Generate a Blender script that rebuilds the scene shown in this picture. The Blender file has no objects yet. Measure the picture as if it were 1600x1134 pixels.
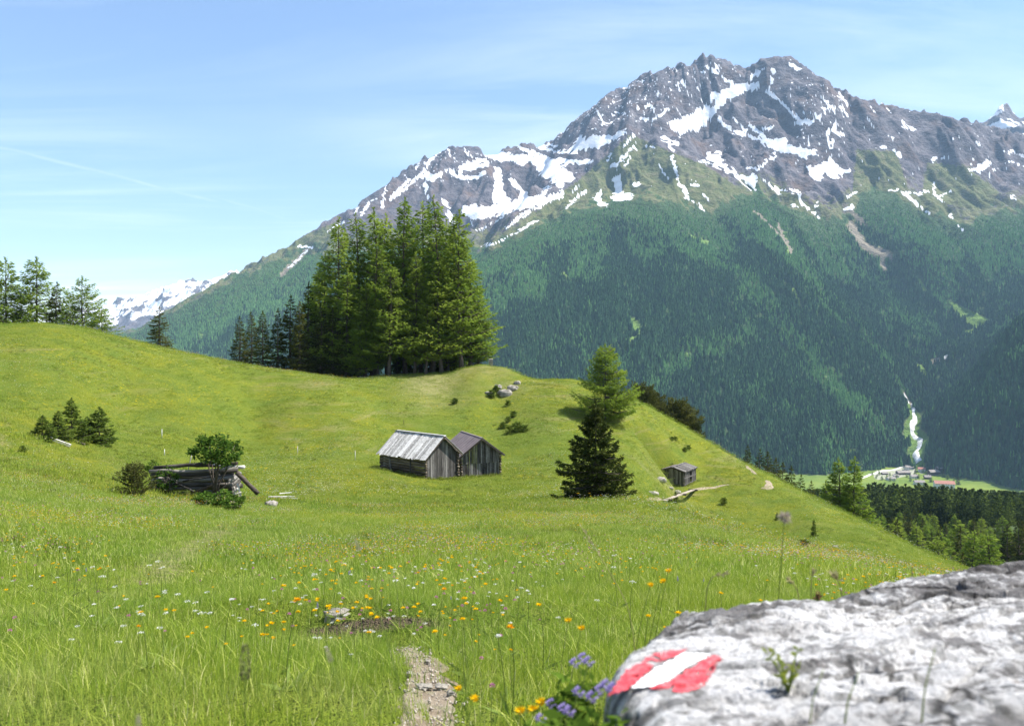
import bpy, math, random
import numpy as np
rng = np.random.default_rng(7)
random.seed(7)
F = 1244.4; HZ = 520.0                      # focal length in photo pixels, horizon row (used only to read the photo into metres)
scene = bpy.context.scene
col = scene.collection
def at(u, v, y): return np.array([(u-800.0)/F*y, y, (HZ-v)/F*y])
R = math.radians

# ---------------------------------------------------------------- noise
def _h(ix, iy, s):
    n = (ix.astype(np.int64)*374761393 + iy.astype(np.int64)*668265263 + s*974634777) & 0xffffffff
    n = ((n ^ (n >> 13))*1274126177) & 0xffffffff
    n = (n ^ (n >> 16)) & 0xffffffff
    return n
def perlin(x, y, s=0):
    x = np.asarray(x, float); y = np.asarray(y, float)
    x0 = np.floor(x); y0 = np.floor(y); fx = x-x0; fy = y-y0
    ux = fx*fx*fx*(fx*(fx*6-15)+10); uy = fy*fy*fy*(fy*(fy*6-15)+10)
    def g(ix, iy, dx, dy):
        a = _h(ix, iy, s)*(2*np.pi/4294967296.0)
        return np.cos(a)*dx+np.sin(a)*dy
    a = g(x0, y0, fx, fy); b = g(x0+1, y0, fx-1, fy); c = g(x0, y0+1, fx, fy-1); d = g(x0+1, y0+1, fx-1, fy-1)
    return ((a*(1-ux)+b*ux)*(1-uy)+(c*(1-ux)+d*ux)*uy)*1.5
def fbm(x, y, o=4, s=0, gain=.5):
    t = 0; a = 1; f = 1
    for k in range(o):
        t = t+a*perlin(x*f, y*f, s+k*17); a *= gain; f *= 2.03
    return t
def ridged(x, y, o=5, s=0, gain=.5):
    t = 0; a = 1; f = 1; w = 1
    for k in range(o):
        n = 1-np.abs(perlin(x*f, y*f, s+k*17)); n = n*n*w; t = t+a*n
        w = np.clip(n*1.6, 0, 1); a *= gain; f *= 2.07
    return t
def sstep(a, b, x):
    t = np.clip((x-a)/(b-a), 0, 1); return t*t*(3-2*t)
class TPS:
    def __init__(s, P, z, lam=0.0):
        s.P = np.asarray(P, float); n = len(z); K = s.k(s.P)
        A = np.zeros((n+3, n+3)); A[:n, :n] = K+lam*np.eye(n); A[:n, n] = 1; A[:n, n+1:] = s.P; A[n, :n] = 1; A[n+1:, :n] = s.P.T
        b = np.zeros(n+3); b[:n] = z; s.w = np.linalg.solve(A, b)
    def k(s, Q):
        d2 = (Q[:, None, 0]-s.P[None, :, 0])**2+(Q[:, None, 1]-s.P[None, :, 1])**2
        return .5*d2*np.log(d2+1e-12)
    def __call__(s, a, b):
        a = np.asarray(a, float); sh = a.shape; Q = np.stack([a.ravel(), np.asarray(b, float).ravel()], 1); out = np.empty(len(Q)); n = len(s.P)
        for i in range(0, len(Q), 20000):
            q = Q[i:i+20000]; out[i:i+20000] = s.k(q)@s.w[:n]+s.w[n]+q@s.w[n+1:]
        return out.reshape(sh)

# ---------------------------------------------------------------- mesh helpers
def mesh_np(name, V, faces, smooth=True, attrs=None):
    """faces: (n,3|4) array or list of such arrays"""
    V = np.asarray(V, np.float32)
    fl = faces if isinstance(faces, list) else [faces]
    fl = [np.asarray(f, np.int32) for f in fl if len(f)]
    me = bpy.data.meshes.new(name)
    me.vertices.add(len(V)); me.vertices.foreach_set('co', V.ravel())
    tot = np.concatenate([np.full(len(f), f.shape[1], np.int32) for f in fl]); idx = np.concatenate([f.ravel() for f in fl])
    me.loops.add(len(idx)); me.loops.foreach_set('vertex_index', idx)
    me.polygons.add(len(tot)); st = np.zeros(len(tot), np.int32); st[1:] = np.cumsum(tot)[:-1]
    me.polygons.foreach_set('loop_start', st); me.polygons.foreach_set('loop_total', tot)
    me.polygons.foreach_set('use_smooth', np.full(len(tot), bool(smooth)))
    for k, a in (attrs or {}).items():
        at_ = me.attributes.new(k, 'FLOAT', 'POINT'); at_.data.foreach_set('value', np.asarray(a, np.float32).ravel())
    me.update(calc_edges=True); me.validate()
    return me
def link(name, me, mat=None, parent=None):
    o = bpy.data.objects.new(name, me); col.objects.link(o)
    if mat is not None and me is not None:
        if len(me.materials) == 0: me.materials.append(mat)
    if parent is not None: o.parent = parent
    return o
def grid_faces(nr, nc, mask=None):
    i = np.arange(nr*nc).reshape(nr, nc)
    f = np.stack([i[:-1, :-1], i[:-1, 1:], i[1:, 1:], i[1:, :-1]], -1).reshape(-1, 4)
    return f
def submesh(V, f, attrs):
    used = np.unique(f); m = np.full(len(V), -1, np.int64); m[used] = np.arange(len(used))
    return V[used], m[f], {k: a.ravel()[used] for k, a in attrs.items()}
def tag(o, label=None, cat=None, group=None, kind=None):
    if label: o['label'] = label
    if cat: o['category'] = cat
    if group: o['group'] = group
    if kind: o['kind'] = kind
    return o
def empty(name, loc, label=None, cat=None, group=None, rz=0.0):
    o = bpy.data.objects.new(name, None); col.objects.link(o); o.location = [float(q) for q in loc]; o.rotation_euler = (0, 0, rz); o.empty_display_size = .2
    return tag(o, label, cat, group)
def copy_tree(root, loc, rz=0.0, sc=(1, 1, 1), label=None, group=None, tilt=(0, 0)):
    r = root.copy(); col.objects.link(r); r.location = [float(q) for q in loc]; r.rotation_euler = (tilt[0], tilt[1], rz); r.scale = sc
    if label: r['label'] = label
    if group: r['group'] = group
    def rec(a, b):
        for ch in a.children:
            c = ch.copy(); col.objects.link(c); c.parent = b; rec(ch, c)
    rec(root, r)
    return r
class MB:
    """collects boxes, tubes, polygons; builds ONE mesh"""
    def __init__(s): s.V = []; s.F3 = []; s.F4 = []; s.n = 0; s.A = []
    def add(s, V, F4=None, F3=None, a=0.0):
        V = np.asarray(V, float)
        if F4 is not None and len(F4): s.F4.append(np.asarray(F4)+s.n)
        if F3 is not None and len(F3): s.F3.append(np.asarray(F3)+s.n)
        s.V.append(V); s.A.append(np.full(len(V), a)); s.n += len(V)
    def box(s, c, size, rot=None, a=None, jit=0.0):
        h = np.asarray(size)/2.0
        v = np.array([[x, y, z] for x in (-1, 1) for y in (-1, 1) for z in (-1, 1)])*h
        if jit: v = v+rng.normal(0, jit, v.shape)
        if rot is not None: v = v@np.asarray(rot).T
        s.add(v+np.asarray(c), F4=[[0, 1, 3, 2], [4, 6, 7, 5], [0, 4, 5, 1], [2, 3, 7, 6], [0, 2, 6, 4], [1, 5, 7, 3]], a=rng.random() if a is None else a)
    def beam(s, p, q, w, h, roll=0.0, a=None, jit=0.0):
        p = np.asarray(p, float); q = np.asarray(q, float); d = q-p; L = np.linalg.norm(d); d /= L
        up = np.array([0, 0, 1.]) if abs(d[2]) < .95 else np.array([0, 1., 0]); x = np.cross(d, up); x /= np.linalg.norm(x); z = np.cross(x, d)
        c, sn = math.cos(roll), math.sin(roll); x, z = x*c+z*sn, z*c-x*sn
        s.box((p+q)/2, (w, L, h), rot=np.stack([x, d, z], 1), a=a, jit=jit)
    def tube(s, pts, rad, n=6, a=None, cap=True):
        pts = np.asarray(pts, float); m = len(pts); rad = np.broadcast_to(np.asarray(rad, float), (m,))
        t = np.gradient(pts, axis=0); t /= np.linalg.norm(t, axis=1)[:, None]+1e-9
        up = np.where(np.abs(t[:, 2:3]) < .9, np.array([[0, 0, 1.]]), np.array([[1., 0, 0]]))
        if abs(t[:, 2]).max() >= .9: up = np.broadcast_to(np.array([[0.3, 1., 0.1]]), t.shape)
        x = np.cross(t, up); x /= np.linalg.norm(x, axis=1)[:, None]+1e-9; z = np.cross(x, t)
        th = np.arange(n)*2*np.pi/n
        V = (pts[:, None]+rad[:, None, None]*(x[:, None]*np.cos(th)[None, :, None]+z[:, None]*np.sin(th)[None, :, None])).reshape(-1, 3)
        i = np.arange(m*n).reshape(m, n); j = np.roll(i, -1, 1)
        f = np.stack([i[:-1], j[:-1], j[1:], i[1:]], -1).reshape(-1, 4)
        f3 = None
        if cap:
            V = np.concatenate([V, pts[:1], pts[-1:]]); c0 = m*n; c1 = c0+1
            f3 = np.concatenate([np.stack([j[0], i[0], np.full(n, c0)], -1), np.stack([i[-1], j[-1], np.full(n, c1)], -1)])
        s.add(V, F4=f, F3=f3, a=rng.random() if a is None else a)
    def build(s, name, mat, parent=None, smooth=False):
        fl = []
        if s.F4: fl.append(np.concatenate(s.F4))
        if s.F3: fl.append(np.concatenate(s.F3))
        me = mesh_np(name, np.concatenate(s.V), fl, smooth, {'rnd': np.concatenate(s.A)})
        return link(name, me, mat, parent)

# ---------------------------------------------------------------- node helper
class G:
    def __init__(s, name, vol=False):
        s.m = bpy.data.materials.new(name); s.m.use_nodes = True; s.t = s.m.node_tree; s.t.nodes.clear()
        s.out = s.t.nodes.new('ShaderNodeOutputMaterial')
    def n(s, ty, inp=None, **kw):
        nd = s.t.nodes.new(ty)
        for k, v in kw.items(): setattr(nd, k, v)
        for k, v in (inp or {}).items(): s.set(nd.inputs[k], v)
        return nd
    def set(s, sock, v):
        if isinstance(v, bpy.types.NodeSocket): s.t.links.new(v, sock)
        elif isinstance(v, (tuple, list)) and len(v) == 3 and sock.type == 'RGBA': sock.default_value = (*v, 1)
        else: sock.default_value = v
    def math(s, op, a, b=0.0, c=0.0, clamp=False):
        nd = s.n('ShaderNodeMath', {0: a, 1: b, 2: c}, operation=op); nd.use_clamp = clamp; return nd.outputs[0]
    def mix(s, f, a, b, bt='MIX'):
        nd = s.t.nodes.new('ShaderNodeMix'); nd.data_type = 'RGBA'; nd.blend_type = bt
        s.set(nd.inputs[0], f); s.set(nd.inputs[6], a); s.set(nd.inputs[7], b); return nd.outputs[2]
    def ramp(s, f, stops, interp='LINEAR'):
        nd = s.t.nodes.new('ShaderNodeValToRGB'); cr = nd.color_ramp; cr.interpolation = interp
        while len(cr.elements) < len(stops): cr.elements.new(.5)
        for e, (p, c) in zip(cr.elements, stops):
            e.position = p; e.color = (c, c, c, 1) if not isinstance(c, (tuple, list)) else (*c, 1)
        s.set(nd.inputs[0], f); return nd.outputs[0]
    def noise(s, scale, vec=None, detail=4, rough=.55, dim='3D'):
        nd = s.n('ShaderNodeTexNoise', {'Scale': scale, 'Detail': detail, 'Roughness': rough}, noise_dimensions=dim)
        if vec is not None: s.set(nd.inputs['Vector'], vec)
        return nd.outputs[0]
    def maprange(s, v, a, b, c=0., d=1.):
        nd = s.n('ShaderNodeMapRange', {0: v, 1: a, 2: b, 3: c, 4: d}); nd.clamp = True; return nd.outputs[0]
    def attr(s, name, ty='GEOMETRY'):
        return s.n('ShaderNodeAttribute', attribute_name=name, attribute_type=ty).outputs['Fac']
    def pos(s): return s.n('ShaderNodeNewGeometry').outputs['Position']
    def obj(s): return s.n('ShaderNodeTexCoord').outputs['Object']
    def scale(s, v, sc, rot=(0, 0, 0)):
        return s.n('ShaderNodeMapping', {'Vector': v, 'Scale': sc, 'Rotation': rot}).outputs[0]
    def bump(s, h, strength=.5, dist=.1):
        return s.n('ShaderNodeBump', {'Height': h, 'Strength': strength, 'Distance': dist}).outputs[0]
    def bsdf(s, color, rough=.8, normal=None, spec=.3, **kw):
        nd = s.n('ShaderNodeBsdfPrincipled', {'Base Color': color, 'Roughness': rough, 'Specular IOR Level': spec})
        if normal is not None: s.set(nd.inputs['Normal'], normal)
        for k, v in kw.items(): s.set(nd.inputs[k], v)
        return nd.outputs[0]
    def done(s, sh):
        s.t.links.new(sh, s.out.inputs['Surface']); return s.m
    def leaf(s, color, trans=.4, tcol=None):
        d = s.n('ShaderNodeBsdfDiffuse', {'Color': color}).outputs[0]
        t = s.n('ShaderNodeBsdfTranslucent', {'Color': tcol if tcol is not None else color}).outputs[0]
        return s.done(s.n('ShaderNodeMixShader', {0: trans, 1: d, 2: t}).outputs[0])
EXPOSURE = 1.35; SUN_E = 4.6; SKY_S = .095; CLOUD = 9.5; HAZE = 3.9e-5; HAZE_C = (.46, .72, 1.0, 1); NG1, NG2, NG3 = 15000, 20000, 34000
# ================================================================ NEAR TERRAIN (the meadow spur the camera stands on)
NEAR = [ # u, v, distance
(670,1134,3.0),(0,1134,2.8),(300,1134,2.9),(650,1010,5.0),(520,965,6.3),(0,900,9),(0,1000,5),(300,950,7),(300,900,11),(600,900,11),(900,900,10.5),
(900,960,6.5),(1150,930,8.5),(1300,900,12),(0,800,20),(200,850,15),(600,850,20),(900,850,20),(310,780,42),(450,790,38),(0,700,45),(110,692,58),
(600,800,38),(850,800,38),(650,748,72),(780,749,75),(930,782,52),(400,720,75),(250,690,70),(500,710,80),(600,690,92),(800,720,88),(600,640,108),
(400,640,100),(200,600,90),(0,600,75),(0,640,62),(0,508,95),(60,504,97),(120,510,99),(200,530,102),(300,553,108),(400,572,115),(480,583,120),
(550,593,125),(600,586,128),(640,584,130),(680,583,130),(720,577,130),(750,569,130),(790,575,130),(830,592,131),(890,592,133),(920,598,135),(1000,628,137),(1040,650,138),
(1080,673,137),(1115,694,136),(1150,715,134),(1200,740,130),(1250,765,125),(1290,785,119),(1330,805,112),(1365,822,105),(1400,840,98),(1455,865,89),(1510,888,80),(935,655,108),(850,650,108),(1000,700,100),(935,700,92),(1065,758,108),(1100,720,120),
(1200,790,95),(1270,835,70),(1350,860,60),(1000,785,50),(1100,815,42),(1200,845,34),(1300,872,28),(1400,895,24),(1450,870,74),(700,640,112),(700,610,120),(780,620,118),
]
XYZ = [ # plain metres
(0,0,-1.15),(-3,0,-1.1),(3,0,-1.35),(0,-4,-.4),(-6,-5,.1),(6,-5,-.8),(1.0,2.0,-1.42),(.5,1.0,-1.28),(2.2,3.2,-1.75),(-12,4,-1.0),(10,4,-3.2),(-25,15,-2.0),
(-83,130,-1.5),(-110,95,3.0),(-60,70,-2.5),(-70,160,-8),(-30,150,-12),(-10,148,-11),(0,150,-11.5),(5,170,-20),(-50,180,-18),(-100,180,-10),
(58,80,-35),(60,98,-37),(61,112,-39),(59,127,-39),(50,145,-38),(38,155,-33),(17,156,-21),(75,80,-46),(78,120,-52),(65,160,-52),(35,180,-44),(100,150,-66),(110,90,-62),
(27,40,-14.0),(32,30,-14.5),(20,10,-7),(50,50,-28),(70,40,-36),(45,10,-18),(40,-20,-12),(-40,-20,3),(-70,30,0),(0,-30,2),
]
P = [at(*q) for q in NEAR]+[np.array(q, float) for q in XYZ]; P = np.array(P)
def warp(x, y):
    x = np.asarray(x, float); y = np.asarray(y, float)+2.0; r = np.hypot(x, y)+1e-6; k = np.arcsinh(r/8.0)/r
    return x*k, y*k
_near = TPS(np.stack(warp(P[:, 0], P[:, 1]), 1), P[:, 2], 1.5e-4)
CREST = np.array([(-200,520),(0,508),(60,504),(120,510),(200,530),(300,553),(400,572),(480,583),(550,592),(600,586),(680,583),(720,577),(750,569),(790,575),(830,592),(890,592),(920,598),(1000,628),(1040,650),(1080,673),(1115,694),(1150,716),(1200,741),(1250,766),(1290,786),(1330,806),(1365,823),(1400,841),(1455,866),(1510,889),(1600,925)], float)
NEARFIX = None
def Zn(x, y):
    x = np.asarray(x, float); y = np.asarray(y, float)
    z = Zn0(x, y)
    if NEARFIX is not None:
        u = 800+F*x/np.maximum(y, 4.); dz = np.interp(u, NEARFIX[0], NEARFIX[1]); Dc = np.interp(u, NEARFIX[0], NEARFIX[2]); z = z+dz*sstep(.40, .92, np.maximum(y, 0)/Dc)
    w = np.exp(-(np.hypot(x-22.8, y-110.2)/5.0)**6); z = z*(1-w)+w*(-21.2+.05*(y-109.3))
    return z
def Zn0(x, y):
    d = np.hypot(x, y)
    z = _near(*warp(x, y))
    amp = np.clip(d/60., .15, 1)
    z = z+amp*.22*fbm(x/7., y/7., 3, 5)+np.clip(d/40, .2, 1)*.05*fbm(x/1.3, y/1.3, 3, 9)
    # the little bank the path steps down over, with bare soil under it
    bx = x+1.25; by = y-6.25-.25*np.sin(x*2.1)
    z = z+.13*np.exp(-((bx/1.3)**2))*np.clip(by*3.0, -1, 1)*np.exp(-(by/1.2)**2)
    return z
def _nearfix():
    us = np.linspace(-200, 1600, 240); D = np.linspace(50, 165, 700); v = HZ-F*Zn0((us[None]-800)/F*D[:, None], np.broadcast_to(D[:, None], (700, 240)))/D[:, None]
    k = v.argmin(0); d = (v[k, np.arange(240)]-np.interp(us, CREST[:, 0], CREST[:, 1]))*D[k]/F; ker = np.hanning(9); ker /= ker.sum(); sm = lambda a: np.convolve(np.pad(a, 4, 'edge'), ker, 'valid')
    return us, sm(d)*sstep(1600, 1480, us), sm(D[k])
NEARFIX = _nearfix()
def zn(x, y): return float(Zn(np.array([x]), np.array([y]))[0])
def on(u, y, dz=0.0):
    x = (u-800)/F*y; return np.array([x, y, zn(x, y)+dz])

def px(u, v, d0=4.0, d1=150.0):
    """the meadow point seen at a point of the photo"""
    D = np.linspace(d0, d1, 900); x = (u-800)/F*D; z = Zn(x, D); ln = (HZ-v)/F*D; k = int(np.argmax(z >= ln))
    if z[k] < ln[k]: k = int(np.argmin(ln-z))
    return np.array([x[k], D[k], z[k]])

# ================================================================ FAR TERRAIN (valley, mountain)
SKY = [(60,590,4200),(150,546,4250),(213,516,4300),(250,490,4400),(300,462,4500),(350,435,4600),(400,408,4700),(450,385,4800),(510,345,4900),(550,325,5000),(600,290,5100),(640,260,5200),(690,232,5300),(735,227,5350),(760,238,5400),(780,234,5400),(810,226,5350),(850,226,5300),(890,195,5150),(920,170,5100),(940,152,5050),(975,134,5000),(1015,113,5000),(1045,105,5000),(1080,97,5000),(1105,85,5000),(1140,95,5050),(1168,108,5050),(1197,88,4950),(1233,88,4900),(1275,115,4850),(1330,150,4800),(1400,166,4750),(1460,178,4750),(1520,189,4800),(1600,211,4900),(1750,235,5000)]
FAR = [(640,330,4700),(560,380,4500),(500,430,4250),(450,470,4100),(400,490,4000),(350,500,3950),(300,520,3900),(250,550,3900),(350,600,3300),(500,600,3200),(650,600,2900),(200,640,3300),(-50,640,3400),
(700,300,4950),(750,320,4850),(800,332,4750),(760,270,5150),(700,340,4700),(850,265,5000),(880,238,5130),(830,300,4700),
(985,212,4550),(940,245,4480),(900,280,4380),(860,310,4230),(800,357,3950),(765,388,3780),(720,430,3600),(690,460,3500),
(1000,260,4350),(1000,320,3900),(900,350,3750),(1000,400,3450),(900,450,3200),(850,520,2900),(950,550,2750),(1050,550,2750),(800,560,2800),(900,650,2450),(1000,700,2300),(1150,735,2250),(800,650,2500),
(1100,180,4780),(1150,150,4850),(1200,180,4700),(1240,160,4640),(1100,250,4450),(1200,260,4350),(1280,280,4350),(1150,310,4050),(1230,330,3950),(1290,345,3930),(1100,330,3900),(1150,400,3500),(1250,420,3420),(1200,500,3000),(1300,520,2970),(1250,600,2620),(1350,620,2600),(1150,620,2520),(1300,700,2320),(1400,560,2920),(1410,640,2560),
(1330,360,3980),(1370,420,3820),(1430,470,3600),(1480,520,3400),(1520,515,3400),(1470,565,3050),(1430,625,2800),(1425,680,2520),(1430,725,2350),
(1400,240,4450),(1500,260,4450),(1600,280,4500),(1400,300,4200),(1500,320,4150),(1600,340,4150),(1450,380,3800),(1550,400,3700),(1600,420,3650),(1500,440,3620),(1560,480,3480),(1600,465,3450),
(1600,490,2500),(1560,525,2560),(1520,563,2620),(1484,605,2560),(1472,650,2420),(1600,550,2330),(1550,620,2270),(1500,680,2240),(1600,700,2080),(1700,600,2050),(1700,450,2350),(1480,732,2230),(1560,740,2130),(1680,740,1950)]
pts = []
for (u, v, D) in SKY:
    p = at(u, v, D); pts.append((u, D, p[2])); pts.append((u, D*1.1, p[2]-D*.1*.75)); pts.append((u, D*1.35, p[2]-D*.35*.6))
for (u, v, D) in FAR: pts.append((u, D, at(u, v, D)[2]))
pts = np.array(pts)
FLOOR = -400.0
_far = TPS(np.stack([pts[:, 0]/600., np.log(pts[:, 1])*2.2], 1), pts[:, 2], 2e-4)
_md = np.array([150., 250, 420, 600, 900, 1300, 1700, 1950, 2300, 9000]); _mz = np.array([-62., -76, -104, -138, -200, -285, -372, FLOOR, FLOOR, FLOOR])
def seg_d(u, v, pl, w):
    """smallest (distance / half width) of points to a polyline; w one number or one per vertex"""
    best = np.full(u.shape, 1e9); w = np.broadcast_to(np.asarray(w, float), (len(pl),))
    for (a, b, w0, w1) in zip(pl[:-1], pl[1:], w[:-1], w[1:]):
        dx, dy = b[0]-a[0], b[1]-a[1]; t = np.clip(((u-a[0])*dx+(v-a[1])*dy)/(dx*dx+dy*dy+1e-9), 0, 1)
        d = np.hypot(u-a[0]-t*dx, v-a[1]-t*dy)/((w0+(w1-w0)*t)*.5); best = np.minimum(best, d)
    return best
def poly_in(u, v, pl):
    ins = np.zeros(u.shape, bool); n = len(pl)
    for i in range(n):
        (x1, y1), (x2, y2) = pl[i], pl[(i+1) % n]
        if y1 == y2: continue
        c = ((y1 > v) != (y2 > v)) & (u < (x2-x1)*(v-y1)/(y2-y1)+x1); ins ^= c
    return ins
def poly_soft(u, v, pl, soft=3.0):
    """1 inside, falling to 0 over soft pixels outside"""
    d = seg_d(u, v, list(pl)+[pl[0]], 2.0); return np.where(poly_in(u, v, pl), 1., np.clip(1-d/soft, 0, 1)*.5)

TREELINE = np.array([(-100,520),(213,522),(250,500),(300,474),(350,447),(400,425),(440,410),(490,396),(520,402),(600,385),(700,388),(770,392),(850,350),(900,330),(1000,314),(1060,322),(1110,334),(1150,312),(1180,300),(1210,312),(1250,338),(1290,350),(1320,338),(1350,312),(1400,305),(1440,335),(1480,352),(1500,358),(1540,335),(1600,332),(1750,330)], float)
# gullies (negative) and ribs (positive): polyline, width px, metres
RELIEF = [
([(1100,100),(1145,132),(1185,128)],20,-40),([(1208,108),(1199,143),(1250,190)],16,-45),([(1190,130),(1120,172),(1060,212),(1000,225)],34,-60),
([(1122,185),(1165,213),(1235,240),(1270,242)],26,-40),([(1233,90),(1240,130),(1290,200),(1320,240)],34,45),([(1190,135),(1150,175),(1110,215),(1080,235)],20,55),
([(1100,245),(1150,272),(1180,295)],22,-45),([(1195,283),(1215,300),(1250,302),(1285,345)],20,-35),([(1275,300),(1240,275),(1200,255)],26,35),([(1256,262),(1300,262),(1330,265)],26,-30),
([(1105,90),(1060,140),(1010,190),(985,212)],28,45),([(1045,105),(1010,150),(960,190)],22,30),([(985,212),(1000,250),(1010,300)],30,35),([(985,212),(900,282),(800,357),(765,388)],14,55),
([(975,203),(905,230),(845,232)],20,-40),([(930,250),(870,250),(830,245)],16,-25),([(850,228),(900,240)],14,10),([(735,228),(760,300)],20,30),([(700,240),(690,300),(700,340)],22,-25),
([(690,232),(640,290),(600,320)],14,-22),([(775,270),(785,300)],20,-40),([(812,280),(830,310)],20,-35),([(755,260),(770,300)],22,35),([(795,262),(805,290)],18,30),([(840,262),(850,300)],18,30),
([(1330,350),(1370,420),(1440,475),(1485,520)],40,-45),([(1350,310),(1420,370),(1480,440),(1540,500)],60,35),([(1330,150),(1360,220),(1400,290)],40,35),([(1420,170),(1440,230),(1430,290)],30,-40),([(1460,180),(1500,240),(1530,265)],36,35),([(1520,260),(1470,250),(1440,300)],30,-25),
([(1520,190),(1560,240),(1600,260)],30,-30),([(1160,330),(1230,420),(1300,520),(1380,600)],46,22),([(1110,340),(1150,430),(1240,560),(1300,650)],40,-25),([(1020,320),(1040,420),(1100,540),(1180,680)],60,28),([(930,340),(920,450),(960,600)],50,-22),([(850,360),(820,460),(820,600)],50,25),
([(1600,505),(1560,600),(1560,720)],50,18),([(1530,570),(1500,640),(1490,720)],40,-18),([(480,385),(440,430),(400,480)],20,-20),
]
def uvof(x, y, z): return 800+F*x/y, HZ-F*z/y
def tl(u): return np.interp(u, TREELINE[:, 0], TREELINE[:, 1])
def Zfar(x, y, full=True):
    D = y; u = 800+F*x/y
    zt = _far(u/600., np.log(D)*2.2)
    v0 = HZ-F*zt/D
    dt = tl(u)-v0                         # px above the treeline
    rk = sstep(-5, 30, dt)
    wx = x+90*fbm(x/500., y/500., 3, 31); wy = y+90*fbm(x/500., y/500., 3, 57)
    big = ridged(wx/900., wy/1100., 6, 3, .55)-1.0
    fine = ridged(wx/210., wy/260., 4, 11, .55)-.9
    z = zt+big*(38+32*rk)+fine*(3+26*rk)
    lx = x+.35*y
    kx = np.interp(u, [500, 900, 1050, 1200, 1600], [-.5, -.6, 0, .55, .6])
    rx = wx+kx*(wy-4500); rib = ridged(rx/330., wy/1500., 5, 8, .55)-1.0; rib2 = ridged(rx/95., wy/420., 4, 14, .55)-.9
    z = z+(30+16*rk)*rib*sstep(FLOOR+30, FLOOR+160, z)+(5+5*rk)*rib2
    strata = fbm(x/330.+z/90., z/46., 4, 23)
    z = z+rk*5*strata
    add = 0
    for pl, w, h in RELIEF:
        m = seg_d(u, v0, pl, w); add = add+h*np.exp(-m*m)*(.75+.25*fbm(x/120., y/120., 2, 5))
    z = z+add
    if full:
        vs_ = np.interp(u, [q[0] for q in SKY], [q[1] for q in SKY]); t0 = tl(u)
        z = z+np.interp(u, SKYFIX[0], SKYFIX[1])*sstep(-.1, .9, (t0-v0)/np.maximum(t0-vs_, 8.))
    base = np.interp(D, _md, _mz)+6*fbm(x/160., y/160., 3, 77)*sstep(1900, 1000, D)
    fl = sstep(1850, 2100, D)
    kk = 14.0
    zz = np.where(D > 1850, FLOOR+kk*np.logaddexp(0, (z-FLOOR-6)/kk), base)
    return base*(1-fl)+zz*fl if True else zz

def _skyfix():
    us = np.linspace(60, 1750, 420); D = np.linspace(3600, 5900, 260)
    x = (us[None]-800)/F*D[:, None]; y = np.broadcast_to(D[:, None], x.shape); z = Zfar(x, y, False); v = HZ-F*z/y
    k = v.argmin(0); d = (v[k, np.arange(len(us))]-np.interp(us, [q[0] for q in SKY], [q[1] for q in SKY]))*D[k]/F
    ker = np.hanning(11); ker /= ker.sum(); d = np.convolve(np.pad(d, 5, 'edge'), ker, 'valid')
    return us, d
SKYFIX = _skyfix()
# ================================================================ CAMERA, SUN, SKY
cam = bpy.data.cameras.new('camera'); co = bpy.data.objects.new('camera', cam); col.objects.link(co); scene.camera = co
cam.sensor_width = 36.0; cam.lens = 28.0; cam.shift_y = -(567-HZ)/1600.0; co.rotation_euler = (R(90), 0, 0)
cam.clip_start = .05; cam.clip_end = 120000
cam.dof.use_dof = True; cam.dof.focus_distance = 28.0; cam.dof.aperture_fstop = 5.0
scene.render.resolution_x = 1024; scene.render.resolution_y = 725
vs = scene.view_settings; vs.view_transform = 'Standard'; vs.look = 'None'; vs.exposure = EXPOSURE; vs.gamma = 1.0
cy = scene.cycles
cy.max_bounces = 6; cy.diffuse_bounces = 3; cy.glossy_bounces = 2; cy.transmission_bounces = 4; cy.transparent_max_bounces = 12; cy.volume_bounces = 0
cy.caustics_reflective = False; cy.caustics_refractive = False; cy.sample_clamp_indirect = 6.0
SUN_EL, SUN_AZ = R(57), R(82)             # azimuth measured from +Y (view direction) towards +X (right)
sdir = np.array([math.sin(SUN_AZ)*math.cos(SUN_EL), math.cos(SUN_AZ)*math.cos(SUN_EL), math.sin(SUN_EL)])
sun = bpy.data.lights.new('sun', 'SUN'); sun.energy = SUN_E; sun.angle = R(.5); sun.color = (1.0, .955, .88)
so = bpy.data.objects.new('sun', sun); col.objects.link(so); so.location = (60, 20, 90)
from mathutils import Vector
so.rotation_euler = Vector(sdir).to_track_quat('Z', 'Y').to_euler()
w = bpy.data.worlds.new('World'); scene.world = w; w.use_nodes = True; nt = w.node_tree; nt.nodes.clear()
wo = nt.nodes.new('ShaderNodeOutputWorld'); bg = nt.nodes.new('ShaderNodeBackground'); nt.links.new(bg.outputs[0], wo.inputs[0])
sk = nt.nodes.new('ShaderNodeTexSky'); sk.sky_type = 'NISHITA'; sk.sun_disc = False; sk.sun_elevation = SUN_EL; sk.sun_rotation = SUN_AZ
sk.altitude = 1800; sk.air_density = 1.0; sk.dust_density = .2; sk.ozone_density = 1.0
def wn(ty, inp=None, **kw):
    nd = nt.nodes.new(ty)
    for k, v in kw.items(): setattr(nd, k, v)
    for k, v in (inp or {}).items():
        if isinstance(v, bpy.types.NodeSocket): nt.links.new(v, nd.inputs[k])
        else: nd.inputs[k].default_value = v
    return nd
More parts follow.
